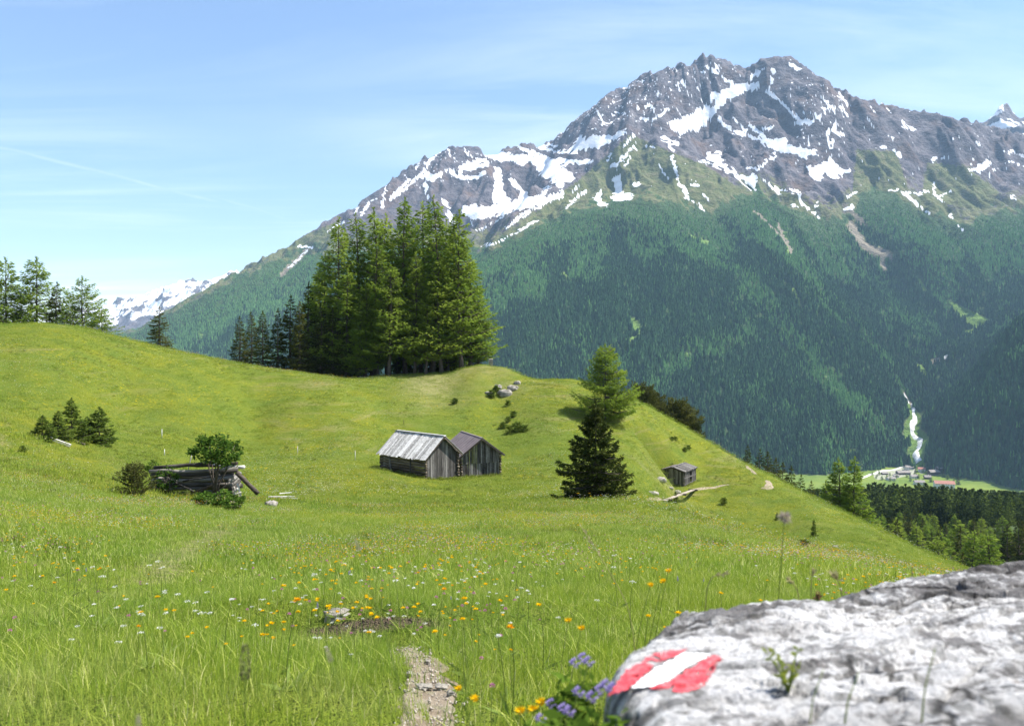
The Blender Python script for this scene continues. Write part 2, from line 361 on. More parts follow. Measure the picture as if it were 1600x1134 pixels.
# thin cirrus: a stretched noise over the sky dome, seen by direction
tc = wn('ShaderNodeTexCoord').outputs['Generated']
sx = wn('ShaderNodeSeparateXYZ', {0: tc})
zc = wn('ShaderNodeMath', {0: sx.outputs[2], 1: .06}, operation='ADD').outputs[0]
cpx = wn('ShaderNodeMath', {0: sx.outputs[0], 1: zc}, operation='DIVIDE').outputs[0]
cpy = wn('ShaderNodeMath', {0: sx.outputs[1], 1: zc}, operation='DIVIDE').outputs[0]
pv = wn('ShaderNodeCombineXYZ', {0: cpx, 1: cpy}).outputs[0]
mp = wn('ShaderNodeMapping', {0: pv, 'Rotation': (0, 0, R(24)), 'Scale': (.35, 1.3, 1)}).outputs[0]
n1 = wn('ShaderNodeTexNoise', {'Vector': mp, 'Scale': .9, 'Detail': 7, 'Roughness': .6, 'Distortion': .7}).outputs[0]
n2 = wn('ShaderNodeTexNoise', {'Vector': pv, 'Scale': .28, 'Detail': 2, 'Roughness': .5}).outputs[0]
m1 = wn('ShaderNodeMapRange', {0: n1, 1: .46, 2: .80, 3: 0., 4: 1.}).outputs[0]
m2 = wn('ShaderNodeMapRange', {0: n2, 1: .42, 2: .62, 3: 0.1, 4: 1.}).outputs[0]
cm = wn('ShaderNodeMath', {0: m1, 1: m2}, operation='MULTIPLY').outputs[0]
cm = wn('ShaderNodeMath', {0: cm, 1: .55}, operation='MULTIPLY').outputs[0]
def trail_mask(p1, p2, width, amount, seed):
    a = np.array([(p1[0]-800)/F, 1, (HZ-p1[1])/F]); b = np.array([(p2[0]-800)/F, 1, (HZ-p2[1])/F]); a /= np.linalg.norm(a); b /= np.linalg.norm(b); n = np.cross(a, b); n /= np.linalg.norm(n); t = np.cross(n, a); span = math.atan2(b@t, b@a)
    dn = wn('ShaderNodeVectorMath', {0: tc, 1: tuple(n)}, operation='DOT_PRODUCT').outputs['Value']; dt_ = wn('ShaderNodeVectorMath', {0: tc, 1: tuple(t)}, operation='DOT_PRODUCT').outputs['Value']; da = wn('ShaderNodeVectorMath', {0: tc, 1: tuple(a)}, operation='DOT_PRODUCT').outputs['Value']
    ang_ = wn('ShaderNodeMath', {0: dt_, 1: da}, operation='ARCTAN2').outputs[0]; sN = wn('ShaderNodeMath', {0: ang_, 1: 1/span}, operation='MULTIPLY').outputs[0]
    wob = wn('ShaderNodeTexNoise', {'Vector': tc, 'Scale': 9., 'Detail': 3}).outputs[0]; wob = wn('ShaderNodeMath', {0: wob, 1: -.5}, operation='ADD').outputs[0]; dn = wn('ShaderNodeMath', {0: wob, 1: .012, 2: dn}, operation='MULTIPLY_ADD').outputs[0]
    ad = wn('ShaderNodeMath', {0: dn}, operation='ABSOLUTE').outputs[0]; m = wn('ShaderNodeMapRange', {0: ad, 1: 0., 2: width/F, 3: 1., 4: 0.}); m.interpolation_type = 'SMOOTHSTEP'; m = m.outputs[0]
    e1 = wn('ShaderNodeMapRange', {0: sN, 1: -.25, 2: .1, 3: 0., 4: 1.}).outputs[0]; e2 = wn('ShaderNodeMapRange', {0: sN, 1: .86, 2: 1., 3: 1., 4: 0.}).outputs[0]; e3 = wn('ShaderNodeMapRange', {0: wn('ShaderNodeTexNoise', {'Vector': tc, 'Scale': 24., 'Detail': 5}).outputs[0], 1: .32, 2: .6, 3: .25, 4: 1.}).outputs[0]
    for e in (e1, e2, e3): m = wn('ShaderNodeMath', {0: m, 1: e}, operation='MULTIPLY').outputs[0]
    return wn('ShaderNodeMath', {0: m, 1: amount}, operation='MULTIPLY').outputs[0]
for q in (((0, 231), (352, 318), 3.6, .12), ((350, 312), (455, 344), 3.2, .06)): cm = wn('ShaderNodeMath', {0: cm, 1: trail_mask(*q, 0)}, operation='MAXIMUM').outputs[0]
cmix = wn('ShaderNodeMix', data_type='RGBA')
nt.links.new(cm, cmix.inputs[0]); ex = wn('ShaderNodeMapRange', {0: sx.outputs[2], 1: 0., 2: .42, 3: .80, 4: 1.06}).outputs[0]
skm = wn('ShaderNodeVectorMath', {0: sk.outputs[0]}, operation='SCALE'); nt.links.new(ex, skm.inputs['Scale']); nt.links.new(skm.outputs[0], cmix.inputs[6]); cmix.inputs[7].default_value = (CLOUD, CLOUD, CLOUD*1.02, 1)
nt.links.new(cmix.outputs[2], bg.inputs[0]); bg.inputs[1].default_value = SKY_S

# ================================================================ HAZE
if HAZE > 0:
    mb = MB(); x0, x1, y0, y1, z0, z1 = -8500., 8500., -300., 11500., -412., 2050.
    mb.box(((x0+x1)/2, (y0+y1)/2, (z0+z1)/2), (x1-x0, y1-y0, z1-z0), a=0)
    hm = bpy.data.materials.new('haze_air'); hm.use_nodes = True; ht = hm.node_tree; ht.nodes.clear()
    ho = ht.nodes.new('ShaderNodeOutputMaterial'); pvn = ht.nodes.new('ShaderNodeVolumePrincipled')
    pvn.inputs['Color'].default_value = HAZE_C; pvn.inputs['Density'].default_value = HAZE; pvn.inputs['Density Attribute'].default_value = ''
    pvn.inputs['Temperature Attribute'].default_value = ''; pvn.inputs['Color Attribute'].default_value = ''; pvn.inputs['Anisotropy'].default_value = 0.0
    ht.links.new(pvn.outputs[0], ho.inputs['Volume'])
    try: hm.cycles.homogeneous_volume = True
    except Exception: pass
    hz = mb.build('haze', hm); tag(hz, kind='stuff', label='thin blue mountain air between the meadow and the peaks', cat='haze')

# ================================================================ MATERIALS OF THE LAND
def meadow_color(g, p):
    """patches of grass colour shared by the turf and the grass on it, by place"""
    a = g.noise(.055, p, 3, .6); b = g.noise(.35, p, 3, .6)
    c = g.mix(g.maprange(a, .35, .65), (.125, .170, .018), (.190, .205, .016))
    c = g.mix(g.maprange(b, .35, .7), c, (.105, .158, .022))
    return c
def mat_meadow():
    g = G('meadow_turf'); p = g.pos()
    c = meadow_color(g, p)
    f1 = g.noise(3.2, p, 4, .7); f2 = g.noise(14., p, 3, .7)
    c = g.mix(g.maprange(f1, .45, .75, 0, .55), c, (.23, .235, .05))
    c = g.mix(g.maprange(f2, .5, .75, 0, .5), c, (.055, .09, .016))
    # drifts of yellow flowers further up the slope
    dr = g.maprange(g.noise(.09, g.scale(p, (1, 2.2, 1)), 3, .6), .46, .60)
    sp = g.maprange(g.noise(3.0, p, 2, .8), .56, .68)
    far = g.maprange(g.n('ShaderNodeVectorMath', {0: p}, operation='LENGTH').outputs['Value'], 15, 60)
    c = g.mix(g.math('MULTIPLY', g.math('MULTIPLY', dr, sp), g.math('MULTIPLY', far, .85)), c, (.42, .34, .006))
    sz = g.n('ShaderNodeSeparateXYZ', {0: p}); cv = g.n('ShaderNodeCombineXYZ', {0: g.math('MULTIPLY', sz.outputs[0], .10), 1: g.math('MULTIPLY', sz.outputs[1], .05), 2: g.math('MULTIPLY', sz.outputs[2], 1.9)}).outputs[0]
    tk = g.math('MULTIPLY', g.maprange(g.noise(1., cv, 5, .65), .52, .64), g.maprange(g.noise(.06, p, 2, .5), .42, .6))
    c = g.mix(g.math('MULTIPLY', g.math('MULTIPLY', tk, far), .6), c, (.24, .215, .085))
    hd = g.maprange(g.noise(.75, p, 4, .75), .60, .72); c = g.mix(g.math('MULTIPLY', hd, .55), c, (.06, .10, .02))
    dry = g.attr('dry'); c = g.mix(g.math('MULTIPLY', dry, g.maprange(f1, .3, .6)), c, (.26, .24, .11))
    soil = g.attr('soil'); c = g.mix(g.maprange(g.math('ADD', soil, g.math('MULTIPLY', f2, .5)), .6, .9), c, (.09, .07, .045))
    h = g.math('ADD', g.math('MULTIPLY', f1, .5), f2)
    return g.done(g.bsdf(c, .95, g.bump(h, .9, .25), .1))
def mat_mountain():
    g = G('mountain_ground'); p = g.pos()
    n1 = g.noise(.006, p, 6, .62); n2 = g.noise(.03, p, 5, .65); ns = g.noise(.012, g.scale(p, (1, 1, 1.5), (.5, .6, 0)), 8, .72)
    rock = g.ramp(ns, [(.30, (.038, .035, .044)), (.45, (.085, .077, .090)), (.58, (.145, .130, .140)), (.75, (.235, .212, .215))])
    rock = g.mix(g.maprange(n1, .52, .68, 0, .7), rock, (.135, .085, .062))
    rock = g.mix(g.maprange(n2, .55, .75, 0, .6), rock, (.06, .055, .056))
    alp = g.ramp(n2, [(.3, (.060, .080, .028)), (.5, (.105, .118, .042)), (.7, (.165, .15, .085))])
    c = g.mix(g.maprange(g.math('ADD', g.attr('alpine'), g.math('MULTIPLY', g.math('SUBTRACT', n2, .5), 1.2)), .4, .62), rock, alp)
    ff = g.mix(n2, (.030, .062, .022), (.06, .10, .03))
    c = g.mix(g.maprange(g.attr('forest'), .25, .6), c, ff)
    fld = g.mix(n2, (.085, .17, .025), (.15, .22, .05))
    c = g.mix(g.maprange(g.attr('field'), .35, .6), c, fld)
    c = g.mix(g.maprange(g.math('ADD', g.attr('scree'), g.math('MULTIPLY', g.math('SUBTRACT', g.noise(.05, p, 5, .7), .5), 1.5)), .5, .75), c, (.21, .18, .135))
    sn = g.maprange(g.math('ADD', g.attr('snow'), g.math('MULTIPLY', g.math('SUBTRACT', g.noise(.03, p, 6, .66), .5), .7)), .42, .56)
    c = g.mix(sn, c, g.mix(g.maprange(n2, .45, .75), (.80, .82, .86), (.62, .61, .62)))
    h = g.math('MULTIPLY', g.math('ADD', ns, n2), g.math('SUBTRACT', 1., g.math('MULTIPLY', sn, .8)))
    return g.done(g.bsdf(c, .92, g.bump(h, .7, 34.), .15))
def mat_valley():
    g = G('valley_fields'); p = g.pos()
    n = g.noise(.012, p, 3); n2 = g.noise(.15, p, 3)
    c = g.mix(g.maprange(n, .4, .6), (.085, .135, .018), (.13, .175, .024)); c = g.mix(g.maprange(n2, .4, .8, 0, .4), c, (.2, .24, .07))
    c = g.mix(g.maprange(g.attr('scree'), .35, .6), c, g.mix(g.maprange(n2, .35, .65), (.34, .32, .29), (.16, .20, .08)))
    c = g.mix(g.maprange(g.attr('forest'), .35, .6), c, (.03, .055, .016))
    return g.done(g.bsdf(c, .95, None, .1))
def mat_simple(name, c1, c2, sc, rough=.9, bump=.0, bd=.02, spec=.2, coord='obj'):
    g = G(name); p = g.obj() if coord == 'obj' else g.pos()
    n = g.noise(sc, p, 5, .6); c = g.mix(g.maprange(n, .3, .7), c1, c2)
    return g.done(g.bsdf(c, rough, g.bump(n, bump, bd) if bump else None, spec))

# ================================================================ MEADOW SHEET
TRAIL = [(655,1150,2.85),(672,1134,2.95),(678,1100,3.3),(672,1060,3.9),(662,1030,4.5),(650,1008,5.0),(628,990,5.5)]
TRAIL_XY = np.array([on(u, y)[:2] for u, v, y in TRAIL])
_fx, _fy = TRAIL_XY[0]-TRAIL_XY[1]
TRAIL_XY = np.concatenate([[TRAIL_XY[0]+np.array([.05, -1.2])], TRAIL_XY])
def line_d(x, y, pl):
    best = np.full(np.shape(x), 1e9)
    for a, b in zip(pl[:-1], pl[1:]):
        d = b-a; t = np.clip(((x-a[0])*d[0]+(y-a[1])*d[1])/(d@d), 0, 1); best = np.minimum(best, np.hypot(x-a[0]-t*d[0], y-a[1]-t*d[1]))
    return best
NR, NC = 460, 820
rr = np.concatenate([np.geomspace(.5, 175, NR-1), [176.]]); aa = np.linspace(R(-100), R(100), NC)
RX = rr[:, None]*np.sin(aa)[None]; RY = -2.5+rr[:, None]*np.cos(aa)[None]
RZ = Zn(RX, RY)
def gauss_px(x, y, u, v, yy, rx, ry):
    q = on(u, yy); return np.exp(-((x-q[0])/rx)**2-((y-q[1])/ry)**2)
soil = np.exp(-((RX+1.1)/.75)**2-((RY-6.05)/.13)**2)*1.0
FAINT0 = np.array([px(u, v, 5.)[:2] for u, v in ((225, 915), (262, 888), (300, 858), (335, 832), (380, 806))]); faint = line_d(RX, RY, FAINT0)
dry = .75*np.exp(-(faint/.45)**2)
for (u, y, rx, ry) in ((690, 124, 5, 9), (660, 122, 3, 7), (750, 129, 3, 3), (1310, 27, 1.6, 1.2), (1350, 26, 1.6, 1.), (1050, 101, 2.5, 3), (1030, 110, 1.6, 1.6), (800, 121, 2.5, 3), (1040, 95, 5, .8), (1250, 30, 1.5, .8), (1200, 40, 3, 1), (445, 38, 1.2, .8), (1205, 42, 2, 1.)):
    q = on(u, y); dry = dry+.8*np.exp(-((RX-q[0])/rx)**2-((RY-q[1])/ry)**2)
V = np.stack([RX, RY, RZ], -1).reshape(-1, 3)
M_MEADOW = mat_meadow()
meadow = link('meadow', mesh_np('meadow', V, grid_faces(NR, NC)[:, ::-1], True, {'soil': soil, 'dry': np.clip(dry, 0, 1)}), M_MEADOW); tag(meadow, kind='structure')

# ---------------------------------------------------------------- ribbons laid on the land (trails, stream, road)
def ribbon(name, pts2, width, zf, mat, lift=.02, n=None, wob=.25, step=.08, cross=7, crown=0.0):
    pts2 = np.asarray(pts2, float); width = np.broadcast_to(np.asarray(width, float), (len(pts2),))
    seg = np.hypot(*np.diff(pts2, axis=0).T); s = np.concatenate([[0], np.cumsum(seg)]); m = max(int(s[-1]/step), 8); t = np.linspace(0, s[-1], m)
    c = np.stack([np.interp(t, s, pts2[:, k]) for k in (0, 1)], 1)
    k = max(3, int(min(seg)/step/2)); ker = np.ones(k)/k
    for q in (0, 1): c[:, q] = np.convolve(np.pad(c[:, q], (k//2, k-1-k//2), 'edge'), ker, 'valid')
    tg = np.gradient(c, axis=0); tg /= np.linalg.norm(tg, axis=1)[:, None]; nn = np.stack([-tg[:, 1], tg[:, 0]], 1)
    W = np.interp(t, s, width)
    l = W*.5*(1+wob*fbm(t/np.mean(width)*.8, t*0+3.3, 3, 1)); r = W*.5*(1+wob*fbm(t/np.mean(width)*.8, t*0+9.1, 3, 2))
    f = np.linspace(-1, 1, cross)
    off = np.where(f[None] < 0, f[None]*l[:, None], f[None]*r[:, None])
    X = c[:, :1]+nn[:, :1]*off; Y = c[:, 1:]+nn[:, 1:]*off
    Z = zf(X, Y)+lift+crown*(1-f[None]**2)
    Z[:, 0] -= lift*1.6; Z[:, -1] -= lift*1.6
    o = link(name, mesh_np(name, np.stack([X, Y, Z], -1).reshape(-1, 3), grid_faces(m, cross), True), mat); tag(o, kind='structure'); return o
def mat_dirt():
    g = G('trail_dirt'); p = g.pos(); n = g.noise(9, p, 6, .65); n2 = g.noise(60, p, 4, .7); st = g.n('ShaderNodeTexVoronoi', {'Scale': 34., 'Vector': p}).outputs[0]
    c = g.ramp(n, [(.3, (.19, .145, .10)), (.5, (.29, .235, .17)), (.7, (.38, .33, .26))]); st2 = g.n('ShaderNodeTexVoronoi', {'Scale': 75., 'Vector': p}).outputs[0]
    c = g.mix(g.maprange(st2, .0, .25, .45, 0.), c, (.45, .42, .37)); c = g.mix(g.maprange(n2, .52, .7, 0, .6), c, (.13, .10, .07)); c = g.mix(g.maprange(g.noise(4.5, p, 3), .56, .68, 0, .7), c, (.13, .16, .04))
    h = g.math('ADD', n2, g.math('MULTIPLY', n, .8))
    return g.done(g.bsdf(c, .95, g.bump(h, .9, .03), .1))
M_DIRT = mat_dirt()
trail = ribbon('trail', TRAIL_XY, [.3, .30, .29, .27, .25, .20, .15, .08], Zn, M_DIRT, lift=.022, wob=.55, step=.03, cross=11, crown=-.02)
def far_trail(uv, wd, name='trail', d0=50.):
    return ribbon(name, [px(u, v, d0)[:2] for u, v in uv], wd, Zn, M_DIRT, lift=.05, step=.25, cross=5)
far_trail([(985,783),(1010,782),(1034,779)], [.4, .6, .6])
far_trail([(1086,765),(1104,762),(1122,760),(1140,757)], [.9, 1.0, .8, .4])
far_trail([(1166,727),(1172,733),(1181,742)], [.5, 1.0, .6])
far_trail([(1194,765),(1200,762),(1202,756),(1200,751)], [1.2, 1.5, 1.2, .6])

# ================================================================ HILLSIDE, VALLEY FLOOR, MOUNTAIN
SNOW_POLY = [
[(1108,144),(1145,135),(1183,126),(1190,138),(1165,144),(1135,160),(1122,172),(1112,188),(1092,206),(1070,207),(1062,214),(1052,205),(1044,192),(1070,182),(1090,172),(1120,160)],
[(1170,118),(1195,105),(1185,117),(1172,122)],[(1240,190),(1270,186),(1273,193),(1240,198)],
[(1150,208),(1165,210),(1185,218),(1205,218),(1230,214),(1228,222),(1240,228),(1262,233),(1276,238),(1275,243),(1255,248),(1235,240),(1220,242),(1205,233),(1185,220),(1160,214)],
[(1256,260),(1290,258),(1297,244),(1303,256),(1312,266),(1332,263),(1316,276),(1300,279),(1287,270),(1282,283),(1272,282),(1266,272)],
[(1103,242),(1125,238),(1130,255),(1145,265),(1155,278),(1182,272),(1182,285),(1178,298),(1165,290),(1150,275),(1130,262),(1110,250)],
[(905,213),(925,212),(940,210),(960,213),(975,202),(978,204),(960,222),(930,234),(905,237),(880,240),(855,235),(840,232),(843,226),(870,237),(895,230)],
[(840,245),(865,255),(885,265),(898,275),(893,282),(882,283),(878,295),(865,285),(850,275),(840,268)],[(838,243),(870,249),(920,251),(930,249),(915,257),(885,258),(860,258),(840,252)],
[(955,282),(968,275),(972,295),(975,303),(990,307),(985,312),(960,314),(950,308),(962,302),(960,290)],
[(655,276),(670,270),(690,268),(700,266),(680,278),(665,285),(660,280)],[(715,262),(740,253),(760,248),(765,256),(750,262),(730,266),(718,262)],
[(830,245),(870,255),(880,290),(860,275),(840,262)],[(725,322),(745,320),(760,325),(790,315),(820,308),(850,305),(880,300),(880,308),(850,318),(820,325),(790,333),(760,338),(735,342),(720,335)],
[(755,236),(785,236),(815,246),(850,250),(850,256),(815,256),(780,250),(757,243)],[(775,262),(782,262),(786,300),(800,316),(770,316)],
[(1525,263),(1540,250),(1553,255),(1540,260),(1535,266)],[(1258,236),(1276,240),(1255,250)],
]
SNOW_LINE = [
([(1100,102),(1145,132)],5),([(1120,100),(1118,115)],4),([(1208,108),(1205,130),(1199,143),(1215,155),(1240,178),(1250,188)],6),([(1122,185),(1145,205),(1165,213)],7),([(1145,183),(1165,207)],6),([(1172,195),(1195,217)],8),([(1190,198),(1200,203),(1206,197)],5),
([(1095,252),(1125,262),(1140,268)],5),([(1165,262),(1185,262),(1200,250),(1212,240)],4.5),([(1195,283),(1215,300),(1235,297),(1250,302),(1252,318),(1265,328),(1280,342)],5),([(1270,325),(1278,315)],3),([(1238,322),(1250,324)],5),
([(1305,192),(1303,208),(1318,212)],6),([(1294,205),(1295,225),(1300,220)],5),([(1288,175),(1295,165),(1305,168)],6),([(1280,180),(1272,190)],5),([(1315,170),(1325,182)],5),([(1310,145),(1325,165)],4),([(1280,150),(1292,160)],4),([(1235,100),(1250,108)],7),([(1260,235),(1265,222)],4),
([(1322,270),(1330,265)],6),([(1325,308),(1338,300)],5),([(1320,328),(1333,322)],6),([(1388,297),(1410,300),(1435,303),(1450,300)],3.5),([(1405,298),(1420,308),(1433,320)],6),([(1435,322),(1455,336)],4),([(1460,285),(1458,300),(1473,315)],5),([(1470,305),(1488,300)],3),([(1455,252),(1465,248),(1483,245)],6),
([(1398,237),(1407,248)],7),([(1410,190),(1415,200),(1427,203)],4.5),([(1388,212),(1395,217)],4),([(1377,230),(1382,233)],5),([(1512,265),(1530,270)],5),([(1547,268),(1545,278)],4),([(1555,263),(1553,268)],4),([(1485,337),(1490,342)],4),([(1498,353),(1502,360)],5),([(1580,305),(1587,308)],4),([(1570,235),(1600,245)],5),([(1575,250),(1600,262)],3),([(1525,222),(1532,228)],4),([(1385,170),(1392,176)],3),([(1372,158),(1380,161)],3),([(1360,168),(1368,176)],3),([(1355,185),(1360,190)],4),([(1363,195),(1368,200)],4),
([(845,310),(850,295),(858,290)],5),([(995,163),(997,172)],5),([(1010,168),(1022,168)],5),([(1003,186),(1014,187)],5),([(1020,187),(1043,172)],6),([(932,172),(942,192),(950,193)],4),([(955,177),(978,177)],3),([(1063,125),(1073,135)],5),([(975,137),(985,137)],4),
([(990,210),(975,228)],7),([(990,230),(970,250),(955,262)],5),([(985,245),(975,260)],3),([(955,240),(950,250)],5),([(968,275),(965,300)],8),([(930,310),(938,298),(935,318),(948,320)],6),([(915,300),(900,312),(885,325)],5),([(905,285),(895,302)],4),([(990,287),(1000,288)],5),
([(1035,215),(1045,222),(1060,224)],7),([(1045,230),(1055,235)],4),([(1007,229),(1025,230)],3.5),([(1050,245),(1055,262),(1058,276)],6),([(1031,260),(1037,272),(1045,281)],4.5),([(1060,288),(1073,302)],6),([(1070,306),(1085,316)],4),([(1090,318),(1100,332)],3),([(1075,290),(1090,288)],5),([(1098,302),(1108,317)],4),
([(685,235),(660,270),(640,290),(610,312)],5),([(640,280),(610,310)],4),([(690,232),(665,255)],5),([(603,290),(600,305),(597,325)],4),([(555,332),(560,322)],5),([(565,335),(575,318)],5),([(580,315),(590,310)],4),([(705,270),(730,280),(745,278),(757,268)],8),([(760,240),(790,243),(830,245)],8),([(810,228),(845,245),(870,258),(880,285)],7),([(775,270),(780,290),(775,305),(790,312)],8),([(800,280),(812,300),(830,310)],8),([(845,310),(855,290)],4),([(690,308),(702,328)],5),([(665,290),(668,312)],6),([(880,303),(840,325),(790,355)],4),([(850,312),(800,345)],3),([(735,345),(740,352)],4),([(700,335),(708,348)],9),([(755,385),(790,372),(840,345)],4),([(870,228),(850,226)],6),([(465,386),(487,386)],4),([(510,362),(540,345)],3),([(700,232),(705,248)],4),([(725,232),(737,245)],4),([(650,262),(655,250)],4),([(720,275),(718,262)],4),
([(480,392),(455,415),(440,428)],2.5),([(760,352),(800,330)],3),([(745,360),(770,348)],4),
]
ALP = [[(985,212),(1050,240),(1100,258),(1150,292),(1195,312),(1215,345),(1000,345),(850,370),(765,400),(800,362),(900,287)],[(1450,255),(1510,262),(1560,300),(1540,330),(1440,310)],[(1220,300),(1250,305),(1245,335)],[(1390,300),(1470,312),(1520,362),(1440,350)],[(440,385),(520,350),(560,390),(440,425)],[(1340,235),(1400,240),(1420,300),(1330,320)]]
SPECK = [[(850,225),(880,195),(1000,120),(1105,88),(1150,110),(1100,160),(1040,185),(960,200),(880,215)],[(1240,110),(1330,160),(1320,250),(1250,240),(1230,150)],[(690,235),(760,240),(700,280),(640,300)],[(1105,92),(1165,108),(1140,135)]]
FIELD = [[(1481,469),(1552,502),(1523,513),(1500,495)],[(1506,516),(1523,514),(1520,524),(1508,524)],[(1432,569),(1440,570),(1449,583),(1444,588)],[(1430,430),(1440,440),(1450,455),(1445,455)]]
SCREE = [([(480,392),(455,415),(440,430)],7),([(1330,352),(1350,385),(1390,400)],14),([(1376,395),(1382,420)],8),([(1456,566),(1476,559)],7),([(1455,563),(1460,575)],7),([(1412,612),(1424,634)],3.5),([(1320,320),(1350,350)],8),([(1180,330),(1230,380)],5),([(1215,350),(1238,395)],4)]
CLEAR = [([(990,505),(1000,520),(985,530)],14),([(1090,368),(1100,380)],6),([(1225,365),(1235,400)],7),([(880,430),(890,440)],8),([(1015,500),(1005,515)],8),([(975,520),(965,540)],6),([(1290,590),(1310,610),(1330,615)],5),([(1090,370),(1110,385)],5),([(1060,540),(1080,560)],5),([(1240,450),(1250,480)],4),([(310,520),(320,530)],6),([(1330,700),(1345,712)],4),([(1075,365),(1100,378)],4)]
STREAM_UV = [(1411,615),(1420,630),(1427,645),(1430,655),(1425,665),(1425,677),(1438,687),(1437,697),(1430,707),(1433,716),(1436,724)]
def masks(x, y, z):
    u, v = uvof(x, y, z); D = y
    nz = fbm(x/60., y/60., 4, 91)
    un = u+3.5*fbm(x/34., z/34.+y/60., 4, 19); vn = v+2.6*fbm(x/30., z/34.+y/60., 4, 29)
    sn = np.zeros(x.shape)
    up = v < 420
    iu, iv = un[up], vn[up]; s_ = np.zeros(iu.shape)
    for pl in SNOW_POLY: s_ = np.maximum(s_, poly_soft(iu, iv, pl, 2.5))
    for pl, w_ in SNOW_LINE: s_ = np.maximum(s_, np.clip(1.5-seg_d(iu, iv, pl, w_*.82), 0, 1))
    sp = np.zeros(iu.shape)
    for pl in SPECK: sp = np.maximum(sp, poly_soft(iu, iv, pl, 5))
    xs, zs = x[up], z[up]
    spk = sstep(.60, .78, ridged(xs/60., zs/30., 4, 41)-.78)*.9
    s_ = np.maximum(s_, sp*spk)
    s_ = np.maximum(s_, .9*sstep(.88, 1.0, ridged(xs/95., zs/70., 4, 47)-.72)*(iv < 290))
    sn[up] = s_
    dt = tl(u)-v+10*nz
    fo = sstep(10, -6, dt)
    pat = fbm(x/95., y/130., 4, 63)
    fo = np.where((dt > -28) & (pat+dt/40. > .35), fo*.2, fo)
    fo = np.maximum(fo, .8*sstep(22, 5, dt)*(pat > .28))
    fd = np.zeros(x.shape); sc = np.zeros(x.shape)
    for pl in FIELD: fd = np.maximum(fd, poly_soft(u, v, pl, 2))
    for pl, w_ in CLEAR: fd = np.maximum(fd, np.clip(1.5-seg_d(un, vn, pl, w_), 0, 1)*(nz > -.25))
    st = seg_d(u, v, STREAM_UV, [3, 5, 12, 18, 22, 24, 24, 24, 22, 18, 16]); fd = np.maximum(fd, np.clip(1.6-st, 0, 1)*(D > 1900))
    for pl, w_ in SCREE: sc = np.maximum(sc, np.clip(1.5-seg_d(un, vn, pl, w_), 0, 1))
    al = np.zeros(x.shape)
    for pl in ALP: al = np.maximum(al, poly_soft(u, v, pl, 14))
    al = np.maximum(al, sstep(70, 15, dt)*.62)
    fo = fo*(1-np.clip(fd*1.6, 0, 1))*(1-np.clip(sc*1.5, 0, 1))
    fl = z < FLOOR+7
    fo = np.where(fl & (D > 1960), 0, fo)
    return u, v, sn, fo, fd, sc, al
FR, FC = 560, 1150
uu = np.linspace(-130, 1760, FC)
DD = np.concatenate([np.geomspace(178, 1800, 90, endpoint=False), np.linspace(1800, 2550, 110, endpoint=False), np.linspace(2550, 5600, 310, endpoint=False), np.linspace(5600, 8200, 50)])
FX = (uu[None]-800)/F*DD[:, None]; FY = np.broadcast_to(DD[:, None], FX.shape).copy()
FZ = Zfar(FX, FY)
U, Vp, SN, FO, FD, SC, AL = masks(FX, FY, FZ)
def blur2(a, r):
    for ax in (0, 1):
        c = np.cumsum(np.pad(a, [(r+1, r) if k == ax else (0, 0) for k in (0, 1)], 'edge'), ax); n_ = a.shape[ax]; a = (np.take(c, np.arange(2*r+1, 2*r+1+n_), ax)-np.take(c, np.arange(n_), ax))/(2*r+1)
    return a
_w = np.clip(blur2(np.clip(SN*1.6, 0, 1), 2)*1.1, 0, .92); FZ = FZ*(1-_w)+blur2(blur2(FZ, 4), 4)*_w       # lying snow fills the ribs
VV = np.stack([FX, FY, FZ], -1).reshape(-1, 3); ff = grid_faces(FR, FC)[:, ::-1]
zc_ = FZ.ravel()[ff].mean(1); dc_ = FY.ravel()[ff].mean(1)
is_hill = dc_ < 1960; is_floor = (~is_hill) & (zc_ < FLOOR+7) & (dc_ < 3300); is_mt = ~(is_hill | is_floor)
att = {'snow': SN, 'forest': FO, 'field': FD, 'scree': SC, 'alpine': AL}
M_MT = mat_mountain()
a_, b_, c_ = submesh(VV, ff[is_mt], att); mountain = link('mountain', mesh_np('mountain', a_, b_, True, c_), M_MT); tag(mountain, kind='structure')
# scree car park and stream fan by the village
fan = np.zeros(FX.shape)
for pl, w_ in (([(1372,742),(1400,740),(1424,734)],14),([(1436,722),(1440,735)],10)): fan = np.maximum(fan, np.clip(1.5-seg_d(U, Vp, pl, w_), 0, 1))
a_, b_, c_ = submesh(VV, ff[is_floor], {'scree': fan, 'forest': np.zeros(FX.shape)}); valley = link('valley_floor', mesh_np('valley_floor', a_, b_, True, c_), mat_valley()); tag(valley, kind='structure')
a_, b_, c_ = submesh(VV, ff[is_hill], {}); hillside = link('hillside', mesh_np('hillside', a_, b_, True), mat_simple('hillside_ground', (.03, .05, .015), (.07, .10, .03), .2, coord='pos')); tag(hillside, kind='structure')

